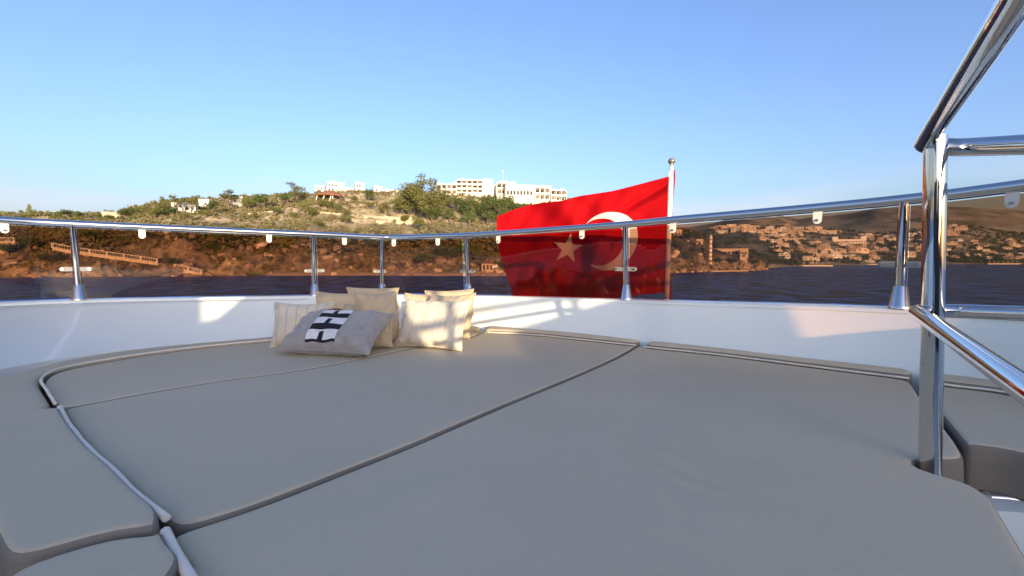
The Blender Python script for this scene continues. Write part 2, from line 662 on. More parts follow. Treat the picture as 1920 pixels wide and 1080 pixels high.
# ------------------------------------------------------------------ foliage
def leaf_mesh(name, blobs, nleaf, size, mats, trunk=None):
    mb = MB()
    for (c, r) in blobs:
        c = Vector(c)
        k = int(nleaf * (r[0] * r[2]) / sum(b[1][0] * b[1][2] for b in blobs))
        for _ in range(k):
            d = Vector((random.gauss(0, 1), random.gauss(0, 1), random.gauss(0, 1))).normalized()
            q = random.uniform(0.55, 1.05) * (0.8 + 0.35 * noise.noise(d * 2.5 + c))
            p = c + Vector((d.x * r[0], d.y * r[1], d.z * r[2])) * q
            nrm = (d + Vector((random.uniform(-.9, .9), random.uniform(-.9, .9), random.uniform(-.5, .9)))).normalized()
            t = nrm.orthogonal().normalized()
            t = Matrix.Rotation(random.uniform(0, 6.28), 3, nrm) @ t
            u = nrm.cross(t)
            s = size * random.uniform(0.55, 1.25)
            a = s * random.uniform(.5, .9)
            mb.add([p - t * s - u * a * .3, p + u * a, p + t * s * .8 - u * .2 * a, p - u * a * .9 + nrm * s * .25], [(0, 1, 2, 3)], 0)
    return mb

def foliage_mat(name, col, tr=0.25):
    m = mat(name, col, 0.8, var=0.35, vscale=0.7, spec=0.15, obj_var=0.22)
    n = m.node_tree.nodes
    l = m.node_tree.links
    b = n['Principled BSDF']
    t = n.new('ShaderNodeBsdfTranslucent')
    src = b.inputs['Base Color'].links[0].from_socket
    l.new(src, t.inputs['Color'])
    mx = n.new('ShaderNodeMixShader')
    mx.inputs[0].default_value = tr
    l.new(b.outputs[0], mx.inputs[1])
    l.new(t.outputs[0], mx.inputs[2])
    l.new(mx.outputs[0], n['Material Output'].inputs[0])
    return m
M_leafA = foliage_mat('olive_leaves', (0.19, 0.19, 0.062))
M_leafB = foliage_mat('pine_needles', (0.115, 0.150, 0.045))
M_leafC = foliage_mat('grey_green_scrub', (0.26, 0.26, 0.10))
M_bark = mat('bark', (0.16, 0.12, 0.085), 0.9, var=0.2, vscale=3)
M_scrub = foliage_mat('ground_scrub', (0.24, 0.205, 0.10))

def rblobs(kind):
    if kind == 'round':
        return [((random.uniform(-.28, .28), random.uniform(-.28, .28), random.uniform(.38, .72)), (random.uniform(.2, .34),) * 2 + (random.uniform(.17, .27),)) for _ in range(8)]
    if kind == 'euc':
        return [((random.uniform(-.30, .30), random.uniform(-.3, .3), random.uniform(.22, .84)), (random.uniform(.12, .24),) * 2 + (random.uniform(.09, .19),)) for _ in range(17)]
    if kind == 'umbrella':
        return [((random.uniform(-.36, .36), random.uniform(-.36, .36), random.uniform(.55, .86)), (random.uniform(.14, .24),) * 2 + (random.uniform(.08, .14),)) for _ in range(10)]
    if kind == 'cone':
        return [((0, 0, .2 + .16 * i), (.34 - .06 * i,) * 2 + (.12,)) for i in range(5)]
    if kind == 'bush':
        return [((random.uniform(-.3, .3), random.uniform(-.3, .3), random.uniform(.15, .5)), (random.uniform(.25, .4),) * 2 + (random.uniform(.2, .38),)) for _ in range(5)]

def make_tree_proto(kind, m, n, size):
    """unit-height tree (1 m), crown and branching trunk meshes"""
    bl = rblobs(kind)
    crown = leaf_mesh(kind + '_crown', bl, n, size, m)
    tb = MB()
    sway = random.uniform(-.05, .05)
    tb.tube([(0, 0, -.06), (sway, 0.01, .2), (sway * 1.5, 0, .45), (sway, 0, .7)], [.028, .022, .015, .006], 6)
    for (c, r) in bl[:8]:
        tb.tube([(sway * .9, 0, .12 + .2 * random.random()), tuple(Vector(c) * .6 + Vector((0, 0, .1))), c], [.013, .009, .004], 5)
    cm = crown.mesh(kind + '_crown')
    cm.materials.append(m)
    tm = tb.mesh(kind + '_trunk')
    tm.materials.append(M_bark)
    return cm, tm
PROTO = {
    'round': [make_tree_proto('round', M_leafB, 1100, .035) for _ in range(3)],
    'roundo': [make_tree_proto('round', M_leafA, 1100, .035) for _ in range(3)],
    'euc': [make_tree_proto('euc', M_leafA, 2600, .022) for _ in range(2)],
    'umbrella': [make_tree_proto('umbrella', M_leafA, 800, .03) for _ in range(2)],
    'cone': [make_tree_proto('cone', M_leafC, 700, .04)],
}
def tree(name, kind, px, base_py, top_py, label, wscale=1.0, group=None, Y=None, fn=near_h, behind=0):
    if Y is None:
        Y = hit(px, base_py, fn) or (interp(DR, px) if fn is near_h else 800)
        Y += behind
    X = (px - 960) / F * Y
    z = fn(px, Y)
    h = max(1.5, EYE + ray(px, top_py)[1] * Y - z) * 1.08
    cm, tm = random.choice(PROTO[kind])
    r = empty(name, (X, Y, z - .15), random.uniform(0, 6.28))
    thing(r, label, 'tree', group)
    for nm, me in (('crown', cm), ('trunk', tm)):
        o = bpy.data.objects.new(nm, me)
        COL.objects.link(o)
        o.parent = r
        o.scale = (h * wscale, h * wscale, h)
    return r

# single trees on the skyline
T = tree
def ordinal(i, n):
    W_ = 'first second third fourth fifth sixth seventh eighth ninth tenth eleventh'.split()
    if i == 0:
        return 'leftmost'
    if i == n - 1:
        return 'rightmost'
    return (W_[i] + ' from the left') if i < n / 2 else (W_[n - 1 - i] + ' from the right')
def rowlab(lst, fmt):
    lst = sorted(lst)
    return [(a, b_, c, fmt % ordinal(i, len(lst))) for i, (a, b_, c) in enumerate(lst)]
T('conifer', 'cone', 64, 408, 382, 'small pale conifer alone on the far left skyline', 1.0)
T('broad_tree', 'round', 135, 412, 391, 'low round tree just right of the first stanchion on the left skyline', 1.3)
T('broad_tree', 'round', 190, 412, 399, 'low dark bush of a tree left of the long pale wall house', 1.4)
T('broad_tree', 'round', 258, 408, 385, 'rounded dark tree right of the long pale wall house', 1.2)
T('broad_tree', 'roundo', 285, 408, 383, 'rounded olive tree second in the clump on the left hill', 1.15)
T('broad_tree', 'roundo', 312, 408, 379, 'wide olive green tree in front of the left villas', 1.3)
T('broad_tree', 'umbrella', 314, 396, 368, 'small wispy tree sticking up left of the villas', .8)
T('broad_tree', 'umbrella', 338, 404, 366, 'thin branched tree in front of the leftmost villa', 1.0)
T('broad_tree', 'umbrella', 364, 406, 365, 'thin branched tree between the two left villas', .9)
T('broad_tree', 'round', 402, 400, 372, 'dense low tree between villa walls on the left', 1.0)
T('broad_tree', 'umbrella', 434, 396, 357, 'spreading dark tree beside the bright square villa', 1.25)
T('broad_tree', 'roundo', 472, 396, 366, 'rounded tree right of the bright square villa', 1.2)
T('broad_tree', 'round', 500, 396, 361, 'dense olive tree on the ridge left of the cream ruin', 1.25)
T('broad_tree', 'round', 543, 388, 359, 'rounded tree under the tall wispy tree', 1.2)
T('broad_tree', 'euc', 561, 382, 342, 'wispy branching tree left of the pavilion roof', 1.15)
T('eucalyptus_tree', 'euc', 768, 410, 345, 'shorter eucalyptus left of the tall pair', 1.0)
T('eucalyptus_tree', 'euc', 822, 414, 352, 'rounded eucalyptus on the right of the tall pair', 1.1)
T('broad_tree', 'roundo', 296, 410, 388, 'low olive green tree at the foot of the left clump', 1.5)
T('broad_tree', 'round', 243, 412, 390, 'dark tree touching the right end of the long pale wall house', 1.4)
T('broad_tree', 'round', 160, 412, 395, 'small round tree next to the low round tree on the left skyline', 1.5)
T('broad_tree', 'round', 330, 410, 384, 'dark tree in front of the leftmost villa wall', 1.2)
T('eucalyptus_tree', 'euc', 783, 408, 333, 'left half of the tall eucalyptus pair beside the white hotel', 1.0)
T('eucalyptus_tree', 'euc', 803, 416, 328, 'tallest eucalyptus tree left of the white hotel', .95)
T('broad_tree', 'round', 695, 380, 352, 'small dark tree between the two tower villas', .8)
T('broad_tree', 'round', 838, 392, 364, 'green tree in front of the left end of the white hotel', 1.0)
for px, b, t, lb in rowlab([(822, 402, 372), (855, 398, 366), (872, 412, 372), (890, 400, 367), (905, 414, 374), (922, 402, 360), (938, 414, 366), (950, 400, 362), (968, 410, 376), (985, 404, 378), (1003, 414, 380), (845, 420, 388), (880, 424, 392), (915, 424, 392), (948, 426, 388), (812, 420, 385), (1020, 410, 372), (1045, 412, 376), (1070, 414, 378)], 'bushy dark pine below the white hotel, %s of the pines'):
    T('pine_tree', 'round', px, b, t, lb, 1.05, 'pines below the hotel')
for px, b, t, lb in rowlab([(520, 405, 385), (610, 392, 370), (625, 396, 374), (575, 402, 374), (587, 410, 384), (640, 400, 380), (700, 395, 376), (725, 398, 380), (668, 384, 366), (655, 410, 390), (745, 405, 384), (760, 398, 378), (555, 412, 396), (440, 404, 390), (650, 422, 402), (600, 430, 410), (350, 412, 394), (390, 410, 392), (760, 420, 402), (790, 432, 405), (715, 404, 384), (480, 412, 396)], 'small olive tree on the dry hillside above the rail, %s'):
    T('olive_tree', 'roundo', px, b, t, lb, 1.25, 'olive trees on the dry slope')
T('shore_tree', 'umbrella', 908, 508, 465, 'pale feathery tree by the beach hut left of the flag', 1.2)
T('shore_tree', 'round', 947, 510, 484, 'small dark tree by the beach hut, behind the edge of the flag', 1.0)
for px, b, t, lb in rowlab([(230, 460, 440), (60, 470, 440), (20, 480, 452), (330, 505, 482), (100, 500, 470), (420, 460, 425), (400, 480, 450), (180, 455, 428), (270, 440, 418), (620, 460, 440), (700, 470, 445), (840, 495, 455), (870, 490, 450), (455, 445, 420), (800, 505, 470)], 'dark rounded shrub tree on the brown cliff seen through glass, %s'):
    T('shrub_tree', 'round', px, b, t, lb, 1.5, 'shrub trees on the cliff')

# shrubs
BUSH = []
for i in range(7):
    mb = leaf_mesh('bush', rblobs('bush'), 230, .085, None)
    me = mb.mesh('shrub')
    me.materials.append([M_leafA, M_leafC, M_leafB, M_leafB][i % 4])
    BUSH.append(me)
sp = []
tries = 0
while len(sp) < 3900 and tries < 60000:
    tries += 1
    px = random.uniform(-60, 1330)
    t = random.random() ** 0.85
    ds = interp(DS, px)
    dr = interp(DR, px)
    Y = lerp(ds + 5, dr + 2, t)
    X = (px - 960) / F * Y
    dens = noise.noise(Vector((X * 0.045, Y * 0.045, 20))) + 0.25 + .36 + (0.8 if t < .38 else 0) + (.3 if px > 800 else 0)
    if t < 0.09 and random.random() < 0.45:
        continue
    if random.random() > dens * 1.6:
        continue
    if 665 < px < 790 and .35 < t < .72 and random.random() < .8:
        continue
    r = random.uniform(1.2, 2.9) * (1.0 + 0.6 * t)
    sp.append((r / Y, px, X, Y, r))
for _ in range(3600):   # scrub hanging on the cliff in patches
    px = random.uniform(-80, 1300)
    ds = interp(DS, px)
    Y = ds + random.uniform(3.5, 26)
    X = (px - 960) / F * Y
    nz_ = noise.noise(Vector((X * .05, (Y - ds) * .07, 41))) + .03 * ((Y - ds) - 9)
    if nz_ < -.12 or (285 < px < 385 and Y - ds < 14 and nz_ < .4):
        continue
    sp.append(((1.0 + random.random()) / Y, px, X, Y, random.uniform(.9, 2.0)))
sp.sort(reverse=True)
stuff = MB()
for i, (_, px, X, Y, r) in enumerate(sp):
    z = near_ground(X, Y)
    if z < 0.5:
        continue
    if i < 290:
        o = bpy.data.objects.new('shrub', random.choice(BUSH))
        o.location = (X, Y, z - .15 * r)
        o.rotation_euler = (0, 0, random.uniform(0, 6.28))
        o.scale = (r * 1.1, r * 1.1, r * random.uniform(.7, 1.0))
        COL.objects.link(o)
        side = 'left of the first stanchion' if px < 145 else 'between the first two stanchions' if px < 590 else 'behind the heap of pillows' if px < 930 else 'behind or beside the flag'
        low_ = 'low on the cliff' if Y - interp(DS, px) < 30 else 'up on the dry slope'
        thing(o, 'rounded olive shrub %s, %s' % (low_, side), 'shrub', 'shrubs scattered over the headland')
    else:
        bl = rblobs('bush')[:4]
        lm = leaf_mesh('x', bl, 48, .16, None)
        A = random.uniform(0, 6.28)
        ca, sa = math.cos(A), math.sin(A)
        stuff.add([(X + (p[0] * ca - p[1] * sa) * r * 1.1, Y + (p[0] * sa + p[1] * ca) * r * 1.1, z - .1 * r + p[2] * r) for p in lm.v], lm.f)
# low dry tussocks between them
for _ in range(3800):
    px = random.uniform(-60, 1330)
    ds = interp(DS, px)
    dr = interp(DR, px)
    Y = lerp(ds + 4, dr, random.random())
    X = (px - 960) / F * Y
    z = near_ground(X, Y)
    if z < .8:
        continue
    r = random.uniform(.3, .9)
    for _k in range(7):
        p = Vector((X + random.uniform(-r, r), Y + random.uniform(-r, r), z + random.uniform(0, r * .6)))
        a = random.uniform(0, 6.28)
        d = Vector((math.cos(a), math.sin(a), random.uniform(-.2, .5))) * r * .5
        stuff.add([p - d, p + Vector((0, 0, r * .55)), p + d, p - Vector((0, 0, r * .4))], [(0, 1, 2, 3)])
thing(stuff.build('ground_scrub', M_scrub), 'low dry scrub and tussocks covering the headland', None, kind='stuff')

# boulders along the waterline and on the cliff
def rock_mesh():
    bm = bmesh.new()
    bmesh.ops.create_icosphere(bm, subdivisions=2, radius=1)
    o = Vector((random.uniform(0, 50),) * 3)
    for q in bm.verts:
        q.co *= 1 + .45 * noise.noise(q.co * 1.1 + o) + .15 * noise.noise(q.co * 3 + o)
        q.co.z *= .75
    me = bpy.data.meshes.new('boulder')
    bm.to_mesh(me)
    bm.free()
    return me
M_rock = mat('red_brown_rock', (0.27, 0.205, 0.16), 0.9, var=0.35, vscale=1.2, bump=1, bscale=4, obj_var=.25)
M_paler = mat('pale_rock', (0.52, 0.42, 0.33), 0.9, var=0.2, vscale=1.2, bump=1, bscale=4, obj_var=.15)
RK = [rock_mesh() for _ in range(6)]
for me in RK[:4]:
    me.materials.append(M_rock)
for me in RK[4:]:
    me.materials.append(M_paler)
for i in range(190):
    px = random.uniform(-20, 1420)
    up = random.random() < .6
    Y = interp(DS, px) + (random.uniform(2, 15) if up else random.uniform(-1.5, 2))
    X = (px - 960) / F * Y
    z = near_ground(X, Y)
    if z < -1.2:
        continue
    s = random.uniform(.4, 1.5) * (1.3 if up else 1)
    o = bpy.data.objects.new('boulder', random.choice(RK))
    o.location = (X, Y, max(z, -.1))
    o.rotation_euler = (random.uniform(-.4, .4), random.uniform(-.4, .4), random.uniform(0, 6))
    o.scale = (s * random.uniform(.8, 1.5), s, s * random.uniform(.7, 1.2))
    COL.objects.link(o)
    side = 'left of the first stanchion' if px < 145 else 'between the first two stanchions' if px < 590 else 'behind the heap of pillows' if px < 930 else 'near the flag' if px < 1250 else 'around the white beacon tower'
    thing(o, ('weathered boulder on the cliff face, ' if up else 'weathered boulder at the waterline, ') + side, 'rock', 'boulders along the headland shore')

# ------------------------------------------------------------------ hill buildings
M_wash = mat('whitewash', (0.76, 0.71, 0.62), 0.85, var=0.05, vscale=.5)
M_creamw = mat('cream_render', (0.50, 0.41, 0.30), 0.85, var=0.08, vscale=.5)
M_win = mat('dark_window', (0.045, 0.04, 0.038), 0.6, spec=0.15)
M_shut = mat('brown_shutter', (0.19, 0.10, 0.055), 0.6)
M_roofr = mat('red_brown_tiles', (0.30, 0.13, 0.075), 0.85, var=0.25, vscale=2)
M_stone = mat('dry_stone', (0.52, 0.42, 0.28), 0.95, var=0.3, vscale=1.5, bump=1, bscale=3)

def place(px, base_py, Y=None, fn=near_h, behind=0, **k):
    if Y is None:
        Y = (hit(px, base_py, fn, **k) or interp(DR, px)) + behind
    return Y

def house(name, px0, px1, top, base, label, cat='house', wins=(), rz=0.0, depth=None, m=None, Y=None, fn=near_h, parapet=True, blocks=(), group=None, sunk=3.0, roof=None):
    """a flat-roofed rendered house; wins = (u, v, w, h) in house-face fractions"""
    m = m or M_wash
    pc = (px0 + px1) / 2
    Y = place(pc, base, Y, fn)
    w = (px1 - px0) / F * Y
    zb = EYE + ray(pc, base)[1] * Y
    h = EYE + ray(pc, top)[1] * Y - zb
    d = depth or w * .8
    w *= 0.92 if abs(rz) > .15 else 1
    X = (pc - 960) / F * Y
    root = empty(name, (X, Y, zb), rz - math.atan2(X, Y) * 0.6)
    thing(root, label, cat, group)
    b = MB()
    b.box((0, d / 2, (h - sunk) / 2), (w, d, h + sunk))
    b.build('wall', m, root, world=False)
    if parapet:
        p = MB()
        t = .35
        for (cx, cy, dx, dy) in ((0, .1, w + .3, t), (0, d - .1, w + .3, t), (-w / 2, d / 2, t, d - .5), (w / 2, d / 2, t, d - .5)):
            p.box((cx, cy, h + .28), (dx, dy, .6))
        p.build('parapet', m, root, world=False)
    if roof:
        r = MB()
        e = .8
        r.add([(-w / 2 - e, -e, h), (w / 2 + e, -e, h), (w / 2 + e, d + e, h), (-w / 2 - e, d + e, h), (-w * .15, d / 2, h + roof), (w * .15, d / 2, h + roof)],
              [(0, 1, 5, 4), (1, 2, 5), (2, 3, 4, 5), (3, 0, 4), (0, 3, 2, 1)])
        r.build('roof', M_roofr, root, world=False)
    for (u, v_, ww, hh) in wins:
        q = MB()
        q.box(((u - .5) * w, -.0, v_ * h), (ww, .22, hh))
        wo_ = q.build('window', M_win, root, world=False)
        q = MB()
        q.box(((u - .5) * w, -.16, v_ * h - hh / 2 - .08), (ww + .3, .3, .14))
        q.build('sill', m, wo_, world=False)
    for (u, bw, bh, bd, z0) in blocks:
        q = MB()
        q.box(((u - .5) * w, d * .45, h + z0 + bh / 2), (bw, bd, bh))
        q.build('roof_room', m, root, world=False)
    return root

H = house
H('villa', 203, 240, 400, 412, 'long low pale villa with plain wall at far left', wins=[(.15, .5, .9, 1), (.3, .5, .9, 1), (.45, .5, .9, 1), (.8, .45, .9, 1.2)], m=M_creamw, blocks=[(.25, 4, .9, 3, 0)])
T('broad_tree', 'round', 212, 414, 403, 'bushy tree half hiding the left end of the long pale villa', 1.6)
T('broad_tree', 'round', 232, 414, 404, 'bushy tree half hiding the right part of the long pale villa', 1.6)
H('villa', 330, 350, 381, 396, 'leftmost white villa half hidden by thin trees', wins=[(.3, .6, 1, 1.2), (.7, .6, 1, 1.2)])
H('villa', 352, 371, 385, 398, 'low white villa with arch behind thin trees', wins=[(.3, .5, 1.4, 1.6), (.7, .5, 1, 1.2)])
H('villa', 379, 397, 375, 392, 'white cube villa left of the spreading tree', wins=[(.7, .6, .9, 1.1)], rz=-.2)
H('villa', 441, 460, 370, 389, 'bright plain square villa right of the spreading tree', wins=[(.25, .6, .9, 1.1)], rz=.25, m=M_wash)
H('ruin', 526, 540, 370, 377, 'low broken cream wall on the ridge beside the wispy tree', cat='ruin', m=M_creamw, parapet=False)
H('villa', 596, 612, 349, 359, 'small round-roofed white lookout house left of the tall white villa', wins=[(.3, .55, .9, .9), (.7, .55, .9, .9)], Y=300)
H('villa', 618, 650, 343, 364, 'tall white villa with roof terrace above the pavilion', wins=[(.12, .78, 1, 1.2), (.32, .78, 1, 1.2), (.52, .78, 1, 1.2), (.12, .4, 1, 1.2), (.32, .4, 1, 1.2)], blocks=[(.35, 5, 1.5, 3, 0)], Y=298, rz=.2)
H('villa', 652, 666, 354, 364, 'small low white house between the tall villa and the square tower', wins=[(.3, .5, .8, 1), (.7, .5, .8, 1)], Y=300)
H('tower_villa', 670, 688, 344, 366, 'square white tower villa with brown shutters', wins=[(.2, .78, 1, 1.3), (.48, .78, 1, 1.3), (.3, .35, 1, 1.2)], blocks=[(.4, 4, 1, 3, 0)], Y=298, rz=.3)
H('tower_villa', 704, 721, 351, 370, 'white villa with a small roof room, first of the row of three', wins=[(.3, .7, 1, 1.2), (.3, .3, 1, 1.2)], blocks=[(.3, 3, 1.3, 3, 0)], Y=298, rz=.3)
H('villa', 722, 739, 356, 371, 'white villa in the middle of the row of three', wins=[(.2, .7, .9, 1), (.6, .7, .9, 1), (.3, .3, .9, 1)], Y=297, rz=.2)
H('villa', 739, 754, 358, 376, 'white villa lowest and nearest the eucalyptus in the row of three', wins=[(.3, .75, .9, 1), (.65, .75, .9, 1), (.3, .3, 1, 1), (.65, .3, 1, 1)], Y=295, rz=.2)

# pavilion with a wide tiled roof on splayed white legs
Yp = 268.0
pz = near_h(617, Yp)
pr = empty('pavilion', ((617 - 960) / F * Yp, Yp, pz), 0)
thing(pr, 'open pavilion with wide red brown roof on splayed white legs', 'pavilion')
zt = EYE + ray(617, 357)[1] * Yp - pz
w2 = 28 / F * Yp
r = MB()
n_ = 12
v = [(0, 3, zt + .8)]
for k in range(n_):
    a = 2 * math.pi * k / n_
    v.append((w2 * math.cos(a), 3 + w2 * .6 * math.sin(a), zt - 2.6 + .5 * math.sin(3 * a)))
for k in range(n_):
    a = 2 * math.pi * k / n_
    v.append((w2 * .96 * math.cos(a), 3 + w2 * .58 * math.sin(a), zt - 3.0 + .5 * math.sin(3 * a)))
f = [(0, 1 + k, 1 + (k + 1) % n_) for k in range(n_)] + [(1 + k, 1 + n_ + k, 1 + n_ + (k + 1) % n_, 1 + (k + 1) % n_) for k in range(n_)] + [tuple(1 + n_ + k for k in range(n_))[::-1]]
r.add(v, f)
r.build('roof', M_roofr, pr, world=False)
for (a, b_) in ((-3.4, -1.6), (.6, 2.6), (4.6, 3.4), (-7, -6)):
    r = MB()
    r.tube([(a if a > 0 else a - .9, -1.2, -4.5), (b_, .4, zt - 2.7)], .3, 6)
    r.build('leg', M_wash, pr, world=False)

# the terraced white hotel, floor by floor
def hotel(px0, px1, top, base, floors, label, Y, bays, rz=0, end=None):
    pc = (px0 + px1) / 2
    w = (px1 - px0) / F * Y
    X = (pc - 960) / F * Y
    zb = EYE + ray(pc, base)[1] * Y
    H_ = EYE + ray(pc, top)[1] * Y - zb
    fh = H_ / floors
    root = empty('hotel_block', (X, Y, zb), rz)
    thing(root, label, 'hotel')
    b = MB()
    b.box((0, 6.5, -1.5), (w, 11, 3))
    for i in range(floors):
        back = i * 1.6
        b.box((0, 7.5 + back * .3, fh * (i + .5)), (w - .1, 10, fh - .02))
    b.box((0, 7.5, H_ + .3), (w * .92, 9, .6))
    b.build('wall', M_wash, root, world=False)
    for i in range(floors):
        s = MB()
        s.box((0, 1.2 + i * .25, fh * (i + 1) - .15), (w + .2, 2.6, .3))
        s.box((0, 0.0 + i * .25, fh * i + .62), (w + .2, .22, .9))
        s.build('balcony', M_wash, root, world=False)
        for k in range(bays + 1):
            s = MB()
            s.box(((k / bays - .5) * w, 1.28 + i * .25, fh * (i + .5) - .02), (.5, 2.3, fh - .32))
            s.build('fin_wall', M_wash, root, world=False)
        for k in range(bays):
            s = MB()
            s.box((((k + .5) / bays - .5) * w, 2.45, fh * (i + .47)), (w / bays * .62, .14, fh * .66))
            s.build('window', M_win if (k + i) % 3 else M_shut, root, world=False)
    for k in range(3):
        s = MB()
        ww = random.uniform(1.6, 3.4)
        s.box((random.uniform(-.4, .4) * w, random.uniform(4, 8), H_ + .6 + ww * .22), (ww, 2.5, ww * .5))
        s.build('roof_room', M_wash, root, world=False)
    s = MB()
    for k in range(int(w / 2.2)):
        s.box(((k + .5) / int(w / 2.2) * w - w / 2, 2.9, H_ + .85), (.16, .16, .7))
    s.box((0, 2.9, H_ + 1.2), (w * .92, .12, .12))
    s.build('roof_railing', M_wash, root, world=False)
    if end:
        s = MB()
        s.box((w / 2 + end / 2 + .1, 5.5, H_ / 2 - 1), (end, 10, H_ + 4.5))
        s.build('end_tower', M_wash, root, world=False)
    return root
hotel(820, 857, 346, 366, 2, 'low left wing of the white hotel beside the eucalyptus', 292, 4, .1)
hotel(857, 906, 338, 363, 3, 'middle wing of the white hotel with stepped balconies and plain end tower', 297, 5, .12, end=7.0)
hotel(932, 968, 343, 366, 2, 'white hotel wing with balconies right of the plain end tower', 292, 4, .1)
H('hotel_hall', 948, 1002, 350, 374, 'white hotel hall with a row of tall brown windows', 'hotel', wins=[(.08 + .115 * k, .52, 1.3, 2.6) for k in range(8)], Y=286, rz=.15, blocks=[(.4, 14, 2.0, 6, 0)])
hotel(1003, 1030, 352, 376, 2, 'right wing of the white hotel next to the hall', 290, 3, .2)
hotel(1032, 1062, 357, 378, 2, 'far right stepped wing of the white hotel, just above the flag', 292, 3, .25)
H('hotel_roof_house', 985, 1035, 349, 360, 'long low white roof storey behind the hotel hall', 'hotel', wins=[(.1 * k + .05, .5, 1, 1) for k in range(9)], Y=306, rz=.2)
H('hotel_lobby', 905, 934, 348, 366, 'plain stepped white block joining the two hotel halves', 'hotel', wins=[(.3, .5, 1, 1.2)], Y=300, rz=.1)
# mast
mr = empty('antenna_mast', at(943, 346, 300), 0)
thing(mr, 'thin antenna mast standing on the hotel roof', 'mast')
q = MB()
q.tube([(0, 0, -4), (0, 0, 8.4)], .16, 6)
q.build('pole', M_stone, mr, world=False)
q = MB()
q.box((0, 0, 8.8), (.9, .5, 1.1))
q.build('antenna', M_wash, mr, world=False)

# farm terrace walls of dry stone
def wall_strip(name, pts, hgt, thick, m, label, cat, fn=near_h, stones=True, Ys=None):
    root = None
    P = []
    for i, (px, py) in enumerate(pts):
        Y = Ys[i] if Ys else (hit(px, py, fn) or 230)
        P.append(at(px, py, Y))
    root = empty(name, P[0])
    thing(root, label, cat)
    L = catmull(P, 6) if len(P) > 2 else [lerp(P[0], P[1], k / 8) for k in range(9)]
    b = MB()
    for a, c in zip(L, L[1:]):
        d = (c - a)
        nrm = Vector((-d.y, d.x, 0)).normalized() * thick
        up = Vector((0, 0, hgt * random.uniform(.85, 1.1)))
        dn = Vector((0, 0, -2))
        b.add([a + dn, c + dn, c + up, a + up, a + dn + nrm, c + dn + nrm, c + up + nrm, a + up + nrm], [(0, 1, 2, 3), (5, 4, 7, 6), (3, 2, 6, 7), (4, 0, 3, 7), (1, 5, 6, 2)])
    b.build('wall', m, root)
    return root
wall_strip('terrace_wall', [(682, 411), (720, 412), (772, 414)], 1.9, 1, M_stone, 'upper pale dry stone terrace wall on the slope below the eucalyptus', 'stone wall')
wall_strip('terrace_wall', [(705, 420), (740, 421), (778, 420)], 1.7, 1, M_stone, 'lower pale dry stone terrace wall on the slope below the eucalyptus', 'stone wall')
wall_strip('terrace_wall', [(600, 400), (618, 402), (640, 404)], 1.1, .8, M_stone, 'short pale stone wall on the slope under the pavilion', 'stone wall')
wall_strip('terrace_wall', [(462, 404), (490, 402), (520, 398)], 1.2, .8, M_stone, 'pale stone wall crossing the dry slope on the left of the pavilion', 'stone wall')

# cliff stair balustrade
M_balu = mat('cream_balustrade', (0.66, 0.60, 0.49), 0.8, var=.08, vscale=1)
def balustrade(pts, label, Yoff=0):
    P = []
    for (px, py) in pts:
        Y = interp(DS, px) + 4.5 + Yoff
        P.append(at(px, py, Y))
    root = empty('stair_balustrade', P[0])
    thing(root, label, 'balustrade')
    for a, c in zip(P, P[1:]):
        n = max(1, round((c - a).length / 4.6))
        for k in range(n):
            p0 = a.lerp(c, k / n)
            p1 = a.lerp(c, (k + 1) / n)
            for zz, nm, rr in ((1.3, 'top_rail', .13), (0.0, 'bottom_rail', .12)):
                q = MB()
                q.tube([p0 + Vector((0, 0, zz)), p1 + Vector((0, 0, zz))], rr, 4)
                q.build(nm, M_balu, root)
            q = MB()
            q.box(p0 + Vector((0, 0, .55)), (.32, .32, 1.7))
            q.build('post', M_balu, root)
            q = MB()
            for j in range(7):
                x = p0.lerp(p1, (j + .5) / 7)
                q.box(x + Vector((0, 0, .65)), (.08, .08, 1.15))
            q.build('balusters', M_balu, root)
        q = MB()
        dn = Vector((0, 0, -.15))
        q.add([a + dn, c + dn, c + dn + Vector((0, 1.6, 0)), a + dn + Vector((0, 1.6, 0)), a + dn * 7, c + dn * 7, c + dn * 7 + Vector((0, 1.6, 0)), a + dn * 7 + Vector((0, 1.6, 0))],
              [(0, 1, 2, 3), (4, 7, 6, 5), (0, 4, 5, 1), (1, 5, 6, 2), (3, 2, 6, 7), (0, 3, 7, 4)])
        q.build('stair_ramp', M_stone, root)
    q = MB()
    q.box(P[-1] + Vector((0, 0, .55)), (.32, .32, 1.7))
    q.build('post', M_balu, root)
balustrade([(98, 463), (135, 470), (295, 492)], 'long cream stair balustrade slanting down the brown cliff')
balustrade([(328, 502), (378, 513)], 'short lowest flight of cream balustrade ending near the water', -1.5)
balustrade([(-30, 453), (27, 453)], 'level cream balustrade high on the cliff at the left edge', 3)

# beach by the flag
H('beach_hut', 903, 926, 494, 508, 'low brown beach hut with posts left of the flag', 'hut', wins=[(.2, .5, .8, 1.6), (.5, .5, .8, 1.6), (.8, .5, .8, 1.6)], m=M_creamw, Y=160, depth=4, parapet=False, roof=.9)
M_boat = mat('black_paint', (0.02, 0.02, 0.022), .3)
cr = empty('parked_car', at(872, 507, 160))
thing(cr, 'small black car parked at the beach left of the hut', 'car')
q = MB()
prof = [(-2.1, .35), (-2.1, .85), (-1.3, 1.0), (-.7, 1.5), (.8, 1.5), (1.5, 1.0), (2.1, .85), (2.1, .35)]
q.add([(a, -.85, b_) for a, b_ in prof] + [(a, .85, b_) for a, b_ in prof], [tuple(range(8))[::-1], tuple(range(8, 16))] + [(i, (i + 1) % 8, 8 + (i + 1) % 8, 8 + i) for i in range(8)])
q.build('body', M_boat, cr, world=False)
for sx in (-1.3, 1.3):
    for sy in (-.8, .8):
        q = MB()
        q.tube([(sx, sy - .12, .33), (sx, sy + .12, .33)], .33, 12)
        q.build('wheel', M_black, cr, world=False)
